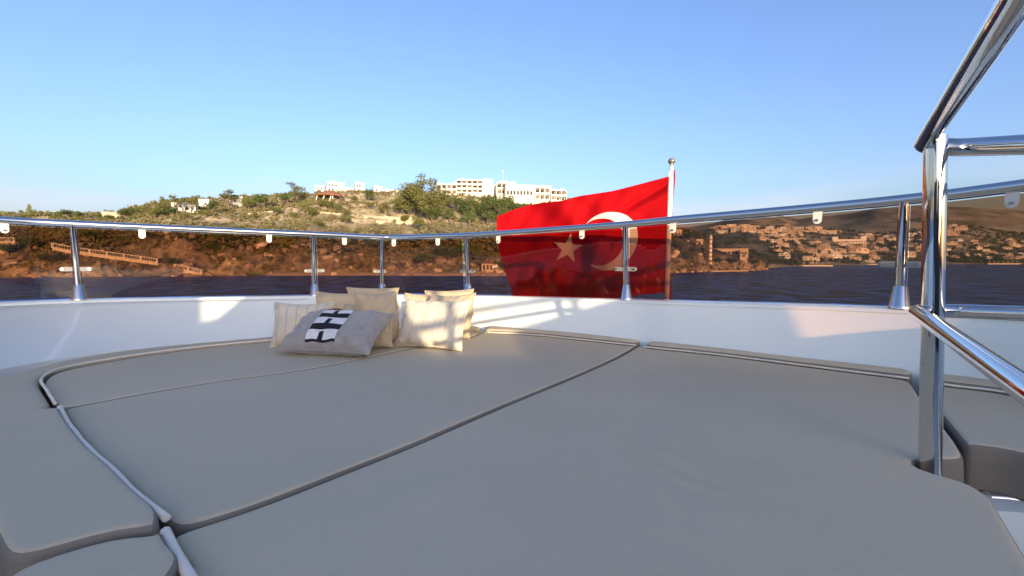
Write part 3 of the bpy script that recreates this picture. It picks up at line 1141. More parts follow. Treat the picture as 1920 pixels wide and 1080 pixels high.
for a in ((-.75, .6), (.7, .6)):
    q = MB()
    q.box((a[0] * .6, 0, 1.24), (.95, 1.74, .34))
    q.build('window', M_win, cr, world=False)
sg = empty('beach_sign', at(929, 504, 159), .1)
thing(sg, 'tilted white board sign on the beach beside the flag', 'sign')
q = MB()
q.box((0, 0, .9), (2.2, .1, .9), Matrix.Rotation(-.25, 4, 'Y'))
q.build('board', M_wash, sg, world=False)
for sx in (-.8, .8):
    q = MB()
    q.box((sx, .1, .2), (.12, .1, 1.6))
    q.build('post', M_bark, sg, world=False)
M_sand = mat('beach_sand', (0.50, 0.36, 0.25), .95, var=.15, vscale=.6)
q = MB()
v = []
pp = [500 + i * 12 for i in range(40)]
for px in pp:
    d0 = interp(DS, px) - 2.2 + noise.noise(Vector((px * .02, 1, 1))) * 1.2
    for dd, zz in ((0, -.05), (1.5, .55), (6.5, .95)):
        Y = d0 + dd
        v.append(((px - 960) / F * Y, Y, zz))
f = [(i * 3 + j, i * 3 + 3 + j, i * 3 + 4 + j, i * 3 + 1 + j) for i in range(len(pp) - 1) for j in range(2)]
q.add(v, f)
thing(q.build('beach', M_sand, smooth=True), 'narrow pale sand beach under the cliff', None, kind='structure')

# ------------------------------------------------------------------ headland right of the flag
H('headland_house', 1262, 1276, 432, 444, 'small cream house with flat roof just right of the flagpole', wins=[(.3, .5, 1, 1), (.7, .5, 1, 1)], m=M_creamw, Y=255)
H('headland_house', 1284, 1290, 452, 462, 'narrow cream house on the dark headland near the flagpole', wins=[(.5, .6, .7, 1)], m=M_creamw, Y=240)
H('headland_house', 1304, 1316, 450, 462, 'cream house with dark doorway left of the white tower', wins=[(.5, .5, 1.2, 1.6)], m=M_creamw, Y=240)
H('long_house', 1337, 1398, 468, 480, 'long low cream building right of the white tower', wins=[(.08 + .1 * k, .5, 1.2, 1.2) for k in range(9)], m=M_creamw, Y=238, depth=8)
H('headland_house', 1387, 1400, 471, 483, 'taller cream end house of the long building', wins=[(.3, .7, 1, 1), (.7, .7, 1, 1), (.5, .3, 1, 1)], m=M_creamw, Y=232)
lt = empty('light_tower', at(1331, 497, 214))
thing(lt, 'slim white beacon tower with brown bands on the headland rocks', 'tower')
hh = EYE + ray(1331, 440)[1] * 214 - lt.location.z
q = MB()
q.tube([(0, 0, -2), (0, 0, hh * .93)], [.95, .7], 10)
autosmooth(q.build('shaft', M_wash, lt, world=False))
for k in range(6):
    q = MB()
    z = hh * (.12 + .14 * k)
    q.tube([(0, 0, z), (0, 0, z + .5)], 1.02 - .02 * k, 10)
    q.build('band', M_shut, lt, world=False)
q = MB()
q.tube([(0, 0, hh * .93), (0, 0, hh * .95), (0, 0, hh)], [1.0, .6, .15], 10)
q.build('lantern', M_wash, lt, world=False)
# pier
pa, pb = at(1296, 508.5, 196), at(1404, 507, 214)
pa.z = pb.z = .55
q = MB()
d = (pb - pa)
nrm = Vector((-d.y, d.x, 0)).normalized() * 2.0
for t0 in (0,):
    q.add([pa - Vector((0, 0, 1.2)), pb - Vector((0, 0, 1.2)), pb, pa, pa + nrm - Vector((0, 0, 1.2)), pb + nrm - Vector((0, 0, 1.2)), pb + nrm, pa + nrm],
          [(0, 1, 2, 3), (5, 4, 7, 6), (3, 2, 6, 7), (4, 0, 3, 7), (1, 5, 6, 2)])
o = q.build('stone_quay', M_creamw)
thing(o, 'long low pale quay at the foot of the headland rocks', 'quay')
for px, b, t, lb in rowlab([(1270, 470, 446), (1296, 458, 430), (1320, 452, 432), (1300, 480, 462), (1350, 500, 482), (1372, 500, 480), (1285, 490, 468), (1400, 498, 480), (1345, 466, 452), (1366, 464, 450), (1415, 500, 484)], 'dark round tree on the low headland right of the flag, %s'):
    T('shrub_tree', 'round', px, b, t, lb, 1.3, 'trees on the low headland')

# ------------------------------------------------------------------ far town
M_t = [mat('town_white', (0.80, 0.83, 0.82), .85, obj_var=.1), mat('town_cream', (0.72, 0.68, 0.58), .85, obj_var=.12), mat('town_beige', (0.56, 0.49, 0.40), .85, obj_var=.12)]
M_tw = mat('town_window', (0.06, 0.045, 0.035), .4)
def town_proto(i):
    rnd = random.Random(100 + i)
    w = rnd.uniform(8, 15)
    d = rnd.uniform(7, 11)
    fl = rnd.choice([1, 2, 2, 3])
    mb = MB()
    fh = 3.0
    mb.box((0, 0, -2), (w, d, 4))
    x = 0
    for k in range(fl):
        ww = w * (1 - .12 * k * rnd.random())
        x += rnd.uniform(-.5, .5) * k
        mb.box((x, k * .8, fh * k + fh / 2), (ww, d - k * 1.5, fh - .02))
        mb.box((x, k * .8, fh * (k + 1) - .06), (ww + .9, d - k * 1.5 + 1.6, .28))
        n = rnd.randint(2, 4)
        for j in range(n):
            mb.box((x + ((j + .5) / n - .5) * ww, k * .8 - (d - k * 1.5) / 2 - .02, fh * k + 1.45), (ww / n * .6, .2, 1.7), mi=1)
        for j in range(2):
            mb.box((x - ww / 2 - .02, k * .8 + (j - .5) * d * .4, fh * k + 1.5), (.2, 1.4, 1.3), mi=1)
            mb.box((x + ww / 2 + .02, k * .8 + (j - .5) * d * .4, fh * k + 1.5), (.2, 1.4, 1.3), mi=1)
        mb.box((x, k * .8 - (d - k * 1.5) / 2 - 1.0, fh * k + .55), (ww * .8, .12, .8))
    if rnd.random() < .5:
        mb.box((x + w * .15, 1, fh * fl + .9), (w * .3, d * .3, 1.8))
    me = mb.mesh('town_house')
    me.materials.append(M_t[i % 3])
    me.materials.append(M_tw)
    return me
TP = [town_proto(i) for i in range(14)]
placed = []
def town(px, py, s=1.0, far=False, rz=None):
    if len(placed) >= 225:
        return
    Y = hit(px, py, far_h, 235, 1300, 3)
    if not Y:
        return
    X = (px - 960) / F * Y
    for (a, b_) in placed:
        if (a - X) ** 2 + (b_ - Y) ** 2 < (17 * s) ** 2:
            return
    placed.append((X, Y))
    z = far_h(px, Y)
    o = bpy.data.objects.new('town_house', random.choice(TP))
    o.location = (X, Y, z + .8)
    o.rotation_euler = (0, 0, rz if rz is not None else random.uniform(-.25, .25) - math.atan2(X, Y) * .8)
    o.scale = (s * 1.35, s, s * .85)
    COL.objects.link(o)
    where = ('behind or right of the thick steel post' if px > 1725 else
             'in the top row along the ridge line of the town' if py < 439 else
             'low by the water at the foot of the town' if py > 474 else
             'in the left half of the town, halfway up the slope' if px < 1560 else 'in the right half of the town, halfway up the slope')
    thing(o, 'small flat-roofed house ' + where, 'house', 'houses of the town across the bay')
rnd = random.Random(5)
zones = [  # px0, px1, py0, py1, n
    (1328, 1405, 425, 438, 11), (1405, 1470, 427, 438, 7), (1470, 1570, 426, 438, 11), (1420, 1500, 440, 456, 20),
    (1450, 1560, 455, 476, 34), (1500, 1640, 468, 490, 46), (1560, 1640, 456, 474, 30), (1640, 1730, 444, 484, 50),
    (1600, 1700, 440, 452, 12), (1730, 1860, 452, 488, 60), (1850, 1960, 450, 490, 30), (1690, 1800, 425, 450, 14), (1460, 1640, 484, 492, 18), (1960, 2100, 450, 490, 20)]
for k_ in range(60):
  for (a, b_, c, d_, n) in zones:
    if k_ < n:
      for _ in range(2):
        town(rnd.uniform(a, b_), rnd.uniform(c, d_), rnd.uniform(.42, .72) if c > 436 else rnd.uniform(.7, 1.0))
# large resort block in the town
Yh = 640
hx = empty('resort_block', at(1592, 458, Yh), -.45)
thing(hx, 'largest pale building of the town, long block with two raised ends', 'hotel')
q = MB()
q.box((0, 6, 1), (40, 12, 13))
q.build('wall', M_t[0], hx, world=False)
for sx in (-17, 17):
    q = MB()
    q.box((sx, 6, 9), (7, 12.4, 5))
    q.build('end_tower', M_t[0], hx, world=False)
q = MB()
q.box((3, 5, 9), (5, 10, 3.4))
q.build('roof_room', M_tw, hx, world=False)
for k in range(3):
    for j in range(12):
        q = MB()
        q.box((-18 + j * 3.3, -.0, -2.5 + k * 3.1), (1.9, .3, 1.5))
        q.build('window', M_tw, hx, world=False)
for px, py, w_, lab in ((1515, 437, 30, 'long low pale terrace building high above the town'), (1556, 437, 26, 'second long low pale building above the town, right of the first'), (1548, 474, 24, 'long pale block with open floors low in the town')):
    Yh = hit(px, py, far_h, 240, 1300, 3) or 700
    q = MB()
    hr = empty('long_block', at(px, py, Yh), -.4)
    thing(hr, lab, 'house')
    q.box((0, 4, 0), (w_ * Yh / 1000, 8, 9))
    q.build('wall', M_t[1], hr, world=False)
    for j in range(7):
        q = MB()
        q.box(((j - 3) * w_ * Yh / 1000 / 8, 0, 2), (w_ * Yh / 16000, .3, 1.6))
        q.build('window', M_tw, hr, world=False)
# trees of the town: nearest as things, the rest as one mass
far_t = []
for _ in range(3600):
    px = random.uniform(1330, 2050)
    ds = interp(FS, px)
    t = random.random() ** 1.3
    Y = lerp(ds + 4, 1000, t)
    X = (px - 960) / F * Y
    if noise.noise(Vector((X * .02, Y * .02, 3))) < -.12 and t > .08:
        continue
    if any((a - X) ** 2 + (b_ - Y) ** 2 < 50 or (abs(a - X) < 4.5 and 0 < b_ - Y < 13) for a, b_ in placed):
        continue
    far_t.append((Y, px, X))
far_t.sort()
mass = MB()
for i, (Y, px, X) in enumerate(far_t):
    h = random.uniform(3.5, 7.5)
    z = far_h(px, Y)
    if i < 110:
        r = empty('town_tree', (X, Y, z - .2), random.uniform(0, 6))
        thing(r, 'dark round tree between the houses of the far town', 'tree', 'trees of the far town')
        cm, tm = random.choice(PROTO['round'])
        for nm, me in (('crown', cm), ('trunk', tm)):
            o = bpy.data.objects.new(nm, me)
            COL.objects.link(o)
            o.parent = r
            o.scale = (h * 1.2, h * 1.2, h)
    else:
        lm = leaf_mesh('x', rblobs('bush')[:4], 40, .17, None)
        mass.add([(X + p[0] * h, Y + p[1] * h, z + p[2] * h * .9) for p in lm.v], lm.f)
thing(mass.build('town_greenery', M_leafB), 'dark trees and bushes filling the slopes of the far town', None, kind='stuff')
# jetty lines on the far shore
for i, (a, b_, Yj, lab) in enumerate(((1478, 1560, 360, 'left pale bathing jetty under the far town'), (1600, 1680, 455, 'middle pale bathing jetty under the far town'), (1850, 1912, 505, 'right pale bathing jetty under the far town'))):
    p0, p1 = at(a, 490, Yj), at(b_, 490, Yj)
    q = MB()
    c = (p0 + p1) / 2
    q.box((c.x, c.y, .5), ((p1 - p0).x, 3, .9))
    for k in range(7):
        x = lerp(p0.x, p1.x, (k + .5) / 7)
        q.tube([(x, c.y, .9), (x, c.y, 3.0)], .1, 4)
        q.tube([(x, c.y, 2.7), (x, c.y, 3.5)], [1.6, .05], 8)
    thing(q.build('bathing_jetty', M_t[1]), lab, 'jetty')

# ------------------------------------------------------------------ yacht: hull, bulwark, deck
ST = [  # top x, y, depth of bulwark top below eye plane, bottom x, y (at .36)
    (-3.25, -3.0, .15, -.85, -3.0), (-3.25, -1.0, .15, -.75, -.6), (-3.2, .3, .155, -.62, .35), (-3.12, 1.2, .158, -1.10, .66), (-3.0, 1.75, .162, -1.82, 1.12),
    (-2.90, 2.15, .162, -2.10, 1.50), (-2.76, 2.42, .158, -2.17, 1.82), (-2.55, 2.60, .154, -2.14, 2.09), (-2.1, 2.85, .158, -1.94, 2.36), (-1.8, 3.0, .161, -1.70, 2.56),
    (-1.46, 3.18, .164, -1.40, 2.80), (-1.08, 3.42, .168, -1.02, 3.10), (-.87, 3.43, .168, -.74, 3.10), (-.35, 3.26, .166, -.30, 3.12),
    (.1, 3.0, .161, .06, 2.90), (.675, 2.58, .155, .66, 2.48), (.90, 2.37, .152, .88, 2.28), (1.30, 2.02, .145, 1.26, 1.94), (1.55, 1.75, .140, 1.52, 1.70), (1.70, 1.50, .139, 1.68, 1.46), (1.80, 1.15, .139, 1.77, 1.1),
    (1.85, .4, .139, 1.82, .4), (1.85, -3.0, .139, 1.82, -3.0)]
st = catmull([(a, b_, c) for a, b_, c, _, _ in ST], 6)
sb = catmull([(a, b_, 0) for _, _, _, a, b_ in ST], 6)
for _ in range(30):
    for q_ in (st, sb):
        c_ = [p.copy() for p in q_]
        for i in range(1, 58):
            q_[i] = (c_[i - 1] + c_[i] * 2 + c_[i + 1]) / 4
outn = []
for i in range(len(st)):
    a = st[max(0, i - 1)]
    b_ = st[min(len(st) - 1, i + 1)]
    d = Vector((b_.x - a.x, b_.y - a.y))
    nn = Vector((-d.y, d.x)).normalized()
    outn.append(nn)
yacht = empty('yacht', (0, 0, .0))
thing(yacht, 'white motor yacht whose aft sundeck with low glossy bulwark fills the foreground', 'boat')
mb = MB()
v = []
rings = 0
for i in range(len(st)):
    T_, B_, n2 = st[i], sb[i], outn[i]
    tx, ty, h = T_.x, T_.y, T_.z
    k_ = Vector((B_.x - tx, B_.y - ty))
    row = []
    low = Vector((B_.x, B_.y)) 
    row.append(DZ(low.x, low.y, .62))
    row.append(DZ(low.x, low.y, .40))
    for t in (0.12, .3, .5, .7, .85, .94):
        q_ = Vector((B_.x, B_.y)).lerp(Vector((tx, ty)), sm(-.4, 1.0, t) * 1.0 if t > 0 else 0)
        q_ = Vector((B_.x, B_.y)).lerp(Vector((tx, ty)), t ** 0.9)
        row.append(DZ(q_.x, q_.y, lerp(.40, h, t)))
    for (o_, dz) in ((-.012, .018), (-.006, .006), (.004, .0), (.05, -.004), (.10, -.002), (.118, .006), (.125, .02), (.13, .10), (.10, .6), (-.05, 2.5), (-.3, 6.5)):
        p = DZ(tx + n2.x * o_, ty + n2.y * o_, h + dz)
        row.append(p)
    v += row
    rings = len(row)
f = []
for i in range(len(st) - 1):
    for j in range(rings - 1):
        a = i * rings + j
        f.append((a, a + 1, a + rings + 1, a + rings))
mb.add(v, f)
bul = mb.build('bulwark', M_gel, yacht, smooth=True)
# deck floor
mb = MB()
pts = [DZ(p.x, p.y, .86) for p in st]
mb.add(pts, [tuple(range(len(pts)))])
mb.build('deck', M_deck, yacht)

# ------------------------------------------------------------------ cushions
def resample(pts, step=.025):
    out = []
    n = len(pts)
    for i in range(n):
        a, b_ = Vector(pts[i]), Vector(pts[(i + 1) % n])
        k = max(1, round((b_ - a).length / step))
        out += [a.lerp(b_, j / k) for j in range(k)]
    return out

def offset_poly(P, d):
    n = len(P)
    area = sum(P[i].x * P[(i + 1) % n].y - P[(i + 1) % n].x * P[i].y for i in range(n))
    sg = 1 if area > 0 else -1
    out = []
    for i in range(n):
        e = (P[(i + 1) % n] - P[i - 1])
        if e.length < 1e-6:
            out.append(P[i].copy())
            continue
        e.normalize()
        out.append(P[i] + Vector((-e.y, e.x)) * d * sg)
    return out

def inside(P, x, y):
    c = False
    n = len(P)
    j = n - 1
    for i in range(n):
        if (P[i].y > y) != (P[j].y > y) and x < (P[j].x - P[i].x) * (y - P[i].y) / (P[j].y - P[i].y) + P[i].x:
            c = not c
        j = i
    return c

def cushion(outline, h, thick, label, r=.015, gap=.0055, grid=.035, corner=3, creases=(), puff=.006, seed=0, name='sunbed_cushion', extra=None):
    P = resample([Vector(p) for p in outline])
    for _ in range(corner):
        P = [(P[i - 1] + P[i] * 2 + P[(i + 1) % len(P)]) / 4 for i in range(len(P))]
    P = offset_poly(P, gap)
    n = len(P)
    c = sum(P, Vector((0, 0))) / n
    root = empty(name, DZ(c.x, c.y, h + thick))
    thing(root, label, 'cushion', 'sunbed cushions')
    def zf(x, y, q):
        z = puff * .5 * noise.noise(Vector((x * 1.7 + seed, y * 1.7, 0))) + .0016 * noise.noise(Vector((x * 6 + seed, y * 5, 2)))
        for (x0, y0, x1, y1, w, am) in creases:
            A = Vector((x0, y0))
            Bv = Vector((x1, y1))
            d = Bv - A
            t = max(0, min(1, (Vector((x, y)) - A).dot(d) / d.length_squared))
            dist = (Vector((x, y)) - A.lerp(Bv, t)).length
            fall = math.sin(math.pi * min(1, max(0, t * .9 + .05)))
            z += am * fall * (math.exp(-(dist / w) ** 2) - .5 * math.exp(-(dist / (w * 2.6)) ** 2))
        return z * q
    dense = resample(P, .004)
    kd = KDTree(len(dense))
    for i, p in enumerate(dense):
        kd.insert((p.x, p.y, 0), i)
    kd.balance()
    dist_ = lambda p: kd.find((p.x, p.y, 0))[2]
    pts = [p.copy() for p in P]
    for k in (.04, .16, .36, .64, 1.0, 1.6):
        for p in offset_poly(P, r * k):
            if inside(P, p.x, p.y) and dist_(p) > r * k * .93:
                pts.append(p)
    rr = random.Random(3)
    lx, hx_ = min(p.x for p in P), max(p.x for p in P)
    ly, hy = min(p.y for p in P), max(p.y for p in P)
    y = ly
    while y < hy:
        x = lx
        while x < hx_:
            p = Vector((x + rr.uniform(-.1, .1) * grid, y + rr.uniform(-.1, .1) * grid))
            if inside(P, p.x, p.y) and dist_(p) > r * 1.6 + grid * .4:
                pts.append(p)
            x += grid
        y += grid
    res = delaunay_2d_cdt(pts, [(i, (i + 1) % n) for i in range(n)], [list(range(n))], 1, 1e-5)
    v = []
    dl = []
    f = []
    mp = {}
    for i, p in enumerate(res[0]):
        o_ = [k for k in res[3][i] if k < n]
        d = 0 if o_ else dist_(p)
        e = max(0, 1 - d / r)
        dl.append(d)
        dz = r * (1 - math.sqrt(max(0, 1 - e * e)))
        if o_:
            mp[o_[0]] = len(v)
        v.append(DZ(p.x, p.y, h + dz - zf(p.x, p.y, sm(r * .5, r * 2.5, d))))
    f = [tuple(q) for q in res[2]]
    fm = [1 if max(dl[i] for i in q) < min(r * .6, .0085) else 0 for q in f]  # rounded rims take the darker seam-shade colour
    prev = [mp[i] for i in range(n)]
    for ins, dz in ((-.003, thick * .5), (0, thick)):
        Q = offset_poly(P, ins)
        cur = []
        for p in Q:
            cur.append(len(v))
            v.append(DZ(p.x, p.y, h + dz))
        f += [(prev[i], prev[(i + 1) % n], cur[(i + 1) % n], cur[i]) for i in range(n)]
        prev = cur
    f.append(tuple(prev))
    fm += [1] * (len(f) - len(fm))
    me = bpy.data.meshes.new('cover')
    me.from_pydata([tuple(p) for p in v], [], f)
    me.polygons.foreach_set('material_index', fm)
    bm = bmesh.new()
    bm.from_mesh(me)
    bmesh.ops.recalc_face_normals(bm, faces=bm.faces)
    bm.to_mesh(me)
    bm.free()
    link_mesh('cover', me, [M_vinyl, M_seamshade], root, smooth=True)
    return root

def piping(root, pts, h, r=.0044, lift=-.001):
    P = catmull([DZ(*p, h - lift) for p in pts], 6)
    Q = [p + Vector((noise.noise(p * 9) * .0012, noise.noise(p * 9 + Vector((5, 0, 0))) * .0012, noise.noise(p * 13) * .001)) for p in P]
    q = MB()
    q.tube(Q, [r * (1 + .06 * noise.noise(p * 30)) for p in Q], 8)
    q.build('piping', M_pipe, root, smooth=True)

def L(*pts, h=.40):
    return [dk(x, y, h) for x, y in pts]

HP = .40     # pads
HB = .372    # bolsters
c2 = lambda pts, n=5: [tuple(p) for p in catmull([(a, b_, 0) for a, b_ in pts], n)]
c2 = (lambda pts, n=5: [(p.x, p.y) for p in catmull([(a, b_, 0) for a, b_ in pts], n)])
S1 = c2(L((112, 767), (250, 741), (400, 716), (575, 692), (665, 675), (730, 661), (800, 648), (872, 635), (906, 623)))
S2 = c2(L((312, 1000), (480, 947), (640, 885), (760, 838), (872, 790), (962, 752), (1080, 704), (1160, 668), (1203, 643)))
PL1 = c2(L((104, 763), (90, 740), (78, 720), (86, 707), (112, 696), (180, 682), (300, 663), (420, 649), (520, 640)))
PL1 = PL1 + c2([PL1[-1], (-1.15, 2.70), (-.80, 2.93), (-.45, 2.97)])[1:]
PL2 = c2(L((112, 768), (130, 802), (170, 852), (210, 888), (262, 940), (312, 980)))
PL3 = c2(L((308, 1006), (325, 1045), (350, 1085)) + [(-.40, .42), (-.30, .30)])
PT1 = c2(L((912, 624), (1000, 629), (1090, 638), (1192, 649)))
PT2 = c2(L((1207, 652), (1350, 667), (1500, 686), (1705, 712)))
PT3 = c2(L((1735, 716), (1772, 724), (1920, 745)) + [(1.66, .9)])
# pads
pad1 = cushion(PL1 + [(-.20, 2.90)] + S1[::-1], HP, .11, 'taupe pad wedge at the far left, under the heap of pillows', seed=1)
piping(pad1, PL1, .388, .0046)
pad2 = cushion(S1 + PT1 + S2[::-1] + PL2[::-1], HP, .11, 'long middle taupe pad between the two diagonal seams', seed=2,
               creases=[(*dk(640, 712, HP), *dk(730, 716, HP), .012, .003), (*dk(190, 790, HP), *dk(215, 786, HP), .005, .003)])
piping(pad2, c2(L((112, 768), (130, 802), (170, 852), (210, 888), (262, 940), (312, 980), h=.392)), .384, .0064)
piping(pad2, PT1, HP - .006)
edgeR = L((1712, 716), (1729, 742), (1768, 789), (1799, 827), (1823, 866))
notch = L((1790, 864), (1760, 860), (1722, 857), (1708, 862), (1711, 871), (1730, 879), (1780, 891), (1840, 907), (1862, 924), (1890, 966), (1950, 1060), (2010, 1150))
pad3 = cushion(S2 + PT2 + edgeR + notch + [(.62, .25), (.5, -.5), (-.3, -.5), (-.33, .25)] + PL3[::-1][2:], HP, .11, 'largest taupe pad nearest the camera, notched round the steel post', seed=3, grid=.015,
               creases=[(*dk(1205, 865, HP), *dk(1292, 907, HP), .017, .0075), (*dk(1270, 897, HP), *dk(1385, 936, HP), .013, .006), (*dk(1213, 832, HP), *dk(1300, 874, HP), .020, .006), (*dk(1238, 915, HP), *dk(1330, 1010, HP), .022, -.006), (*dk(1190, 684, HP), *dk(1290, 700, HP), .03, .005), (*dk(1120, 705, HP), *dk(1230, 735, HP), .03, .003), (*dk(1500, 800, HP), *dk(1640, 850, HP), .05, .003), (*dk(700, 960, HP), *dk(900, 900, HP), .06, .003)])
piping(pad3, PT2, HP - .006)
piping(pad3, c2(L((309, 1005), (324, 1036), (351, 1082), (384, 1130), h=.393)), .385, .0070)
e4 = L((1733, 742), (1772, 789), (1806, 832))
pad4 = cushion(L((1722, 722)) + PT3 + [(1.62, .60), (1.30, .62), (1.22, .80)] + L((1870, 836), (1820, 834)) + e4[::-1], HP, .11, 'small taupe pad beyond the steel post at the right edge', seed=4)
piping(pad4, PT3[:-2], HP - .006)
# bolsters
back = c2(L((0, 703), (60, 686), (130, 670), (250, 652), (400, 638), (520, 628), h=.383))
L1_out = [(-1.93, 1.42)] + back[1:] + [(-1.10, 2.98), (-.78, 3.08), (-.42, 3.10)]
b1 = cushion(L1_out + PL1[::-1] + L((60, 757), (0, 763), h=HB) + [(-1.78, 1.27)], .388, .13, 'curved bolster along the far left bulwark', r=.03, seed=5)
b2 = cushion(L((104, 765), (60, 760), (0, 766), h=HB) + [(-1.76, 1.25), (-1.3, 1.0)] + L((-32, 978), (4, 1056), (50, 1043), (120, 1020), (220, 992), (262, 987), (300, 995), h=HB) + PL2[::-1], HB, .13, 'wide bolster section at the left edge with thick cream piping on its right', r=.014, seed=6)
b3 = cushion(L((300, 1000), (262, 992), (220, 998), (120, 1026), (60, 1047), (-12, 1070), h=HB) + [(-.60, .47), (-.5, .2), (-.30, .2)] + PL3[::-1], HB, .13, 'bolster section in the bottom left corner of the picture', r=.014, seed=7)
B1 = c2(L((915, 606), (1000, 612), (1100, 621), (1208, 633), h=.36))
t1 = cushion(L((905, 619), h=HB) + B1 + PT1[::-1], HB, .13, 'short back bolster right of the pillows', r=.026, seed=8, grid=.03)
B2 = c2(L((1218, 633), (1350, 646), (1480, 661), (1712, 685), h=.36))
t2 = cushion(B2 + L((1716, 700), h=HB) + PT2[::-1], HB, .13, 'long back bolster in front of the right bulwark', r=.026, seed=9, grid=.03)
B3 = c2(L((1728, 690), (1780, 694), (1920, 712), h=.36) + [(1.76, 1.0)])
t3 = cushion(B3 + PT3[::-1], HB, .13, 'back bolster behind the steel post at the right edge', r=.026, seed=10, grid=.03)
t0 = cushion([(-.42, 3.06), (-.22, 3.03)] + L((903, 612), (903, 620), h=HB) + [(-.30, 2.93), (-.45, 2.97)], HB, .13, 'short end of bolster just right of the heap of pillows', r=.02, seed=11, grid=.03)
# moulded plinth under the pads
q = MB()
pl = [(-1.5, 1.35), (-1.4, 2.3), (-.6, 2.85), (0, 2.75), (.7, 2.2), (1.35, 1.6), (1.6, 1.3), (1.62, .66), (1.30, .68), (1.15, .88), (.86, .92), (.78, .80), (.9, .72), (.6, .3), (.45, -.5), (-.4, -.4), (-.7, .5)]
n = len(pl)
q.add([DZ(a, b_, .515) for a, b_ in pl] + [DZ(a, b_, .858) for a, b_ in pl], [tuple(range(n))] + [(i, i + n, (i + 1) % n + n, (i + 1) % n) for i in range(n)])
q.build('plinth', M_gel, yacht)
# chrome step tube at the right edge
q = MB()
q.tube([DZ(*dk(1850, 932, .52), .52), DZ(*dk(1880, 934, .52), .52), DZ(*dk(2000, 950, .52), .52)], .014, 14)
thing(q.build('step_rail', M_chrome, smooth=True), 'short horizontal steel tube under the right hand pad', 'rail')

# ------------------------------------------------------------------ guard rail with smoked glass
RP = [(-3.25, -3), (-3.25, -1), (-3.2, .3), (-3.12, 1.2), (-3.0, 1.75), (-2.89, 2.2), (-2.76, 2.42), (-2.57, 2.56), (-2.1, 2.85), (-1.8, 3.02), (-1.46, 3.21), (-1.10, 3.45), (-1.03, 3.475), (-.90, 3.46), (-.35, 3.29), (.1, 3.0), (.675, 2.58), (.885, 2.36), (1.30, 2.0), (1.55, 1.74), (1.69, 1.50), (1.79, 1.15), (1.84, .4), (1.84, -3)]
RAILH = -.318 + .021          # centre line of the tube
rr_ = .0215
rc = catmull([(a, b_, 0) for a, b_ in RP], 8)
fence = empty('guard_rail', DZ(0, 3.2, .165))
thing(fence, 'steel guard rail with smoked brown glass panels round the aft deck', 'railing')
q = MB()
q.tube([DZ(p.x, p.y, RAILH) for p in rc], rr_, 20)
q.build('handrail', M_chrome, fence, smooth=True)
def rail_at(px):
    """index (float) on the rail curve seen at that pixel column"""
    for i in range(len(rc) - 1):
        a, b_ = rc[i], rc[i + 1]
        if a.y < .3 or b_.y < .3:
            continue
        ua, ub = 960 + F * a.x / a.y, 960 + F * b_.x / b_.y
        if ua <= px < ub:
            return i + (px - ua) / (ub - ua)
def rpos(t):
    i = int(t)
    a, b_ = rc[i], rc[min(i + 1, len(rc) - 1)]
    p = a.lerp(b_, t - i)
    d = (b_ - a).normalized()
    return p, Vector((d.x, d.y, 0))
def bh(p):
    j = min(range(len(st)), key=lambda i: (st[i].x - p.x) ** 2 + (st[i].y - p.y) ** 2)
    return st[j].z
STX = [143, 590, 717, 875, 1171, 1687]
stt = [16.0] + [rail_at(x) for x in STX] + [rail_at(2150), len(rc) - 20]
for t in stt:
    p, d = rpos(t)
    h0 = bh(p)
    nn = Vector((-d.y, d.x, 0))
    foot = DZ(p.x, p.y, h0) + nn * .03
    head = DZ(p.x, p.y, RAILH + .01)
    s_ = MB()
    s_.tube([foot + Vector((0, 0, .06)), foot.lerp(head, .5), head], .0185, 18)
    stn = s_.build('stanchion', M_chrome, fence, smooth=True)
    s_ = MB()
    s_.tube([foot + Vector((0, 0, -.002)), foot + Vector((0, 0, .006)), foot + Vector((0, 0, .012)), foot + Vector((0, 0, .09)), foot + Vector((0, 0, .094))], [.038, .038, .034, .0225, .0190], 20, caps=True)
    autosmooth(s_.build('base_cone', M_chrome, stn, smooth=True))
    # clamp plate across the stanchion
    zc = lerp(foot, head, .42)
    for sgn in (-1, 1):
        s_ = MB()
        n = 10
        W2, H2 = .072, .0125
        ring = [(W2 - H2 + H2 * math.sin(math.pi * k / n), H2 * math.cos(math.pi * k / n)) for k in range(n + 1)]
        ring = [(.016, H2)] + ring + [(.016, -H2)]
        vv = []
        for off in (-.009, .004):
            for (a, b_) in ring:
                vv.append(zc + d * a * sgn + Vector((0, 0, b_)) - nn * off * 0 + nn * (off - .006))
        m_ = len(ring)
        s_.add(vv, [tuple(range(m_)), tuple(range(2 * m_ - 1, m_ - 1, -1))] + [(i, (i + 1) % m_, m_ + (i + 1) % m_, m_ + i) for i in range(m_)])
        cl = s_.build('clamp', M_clamp, stn)
        s_ = MB()
        c = zc + d * (W2 - .014) * sgn
        s_.tube([c - nn * .022, c - nn * .014], .0065, 8)
        s_.build('bolt', M_bolt, cl)
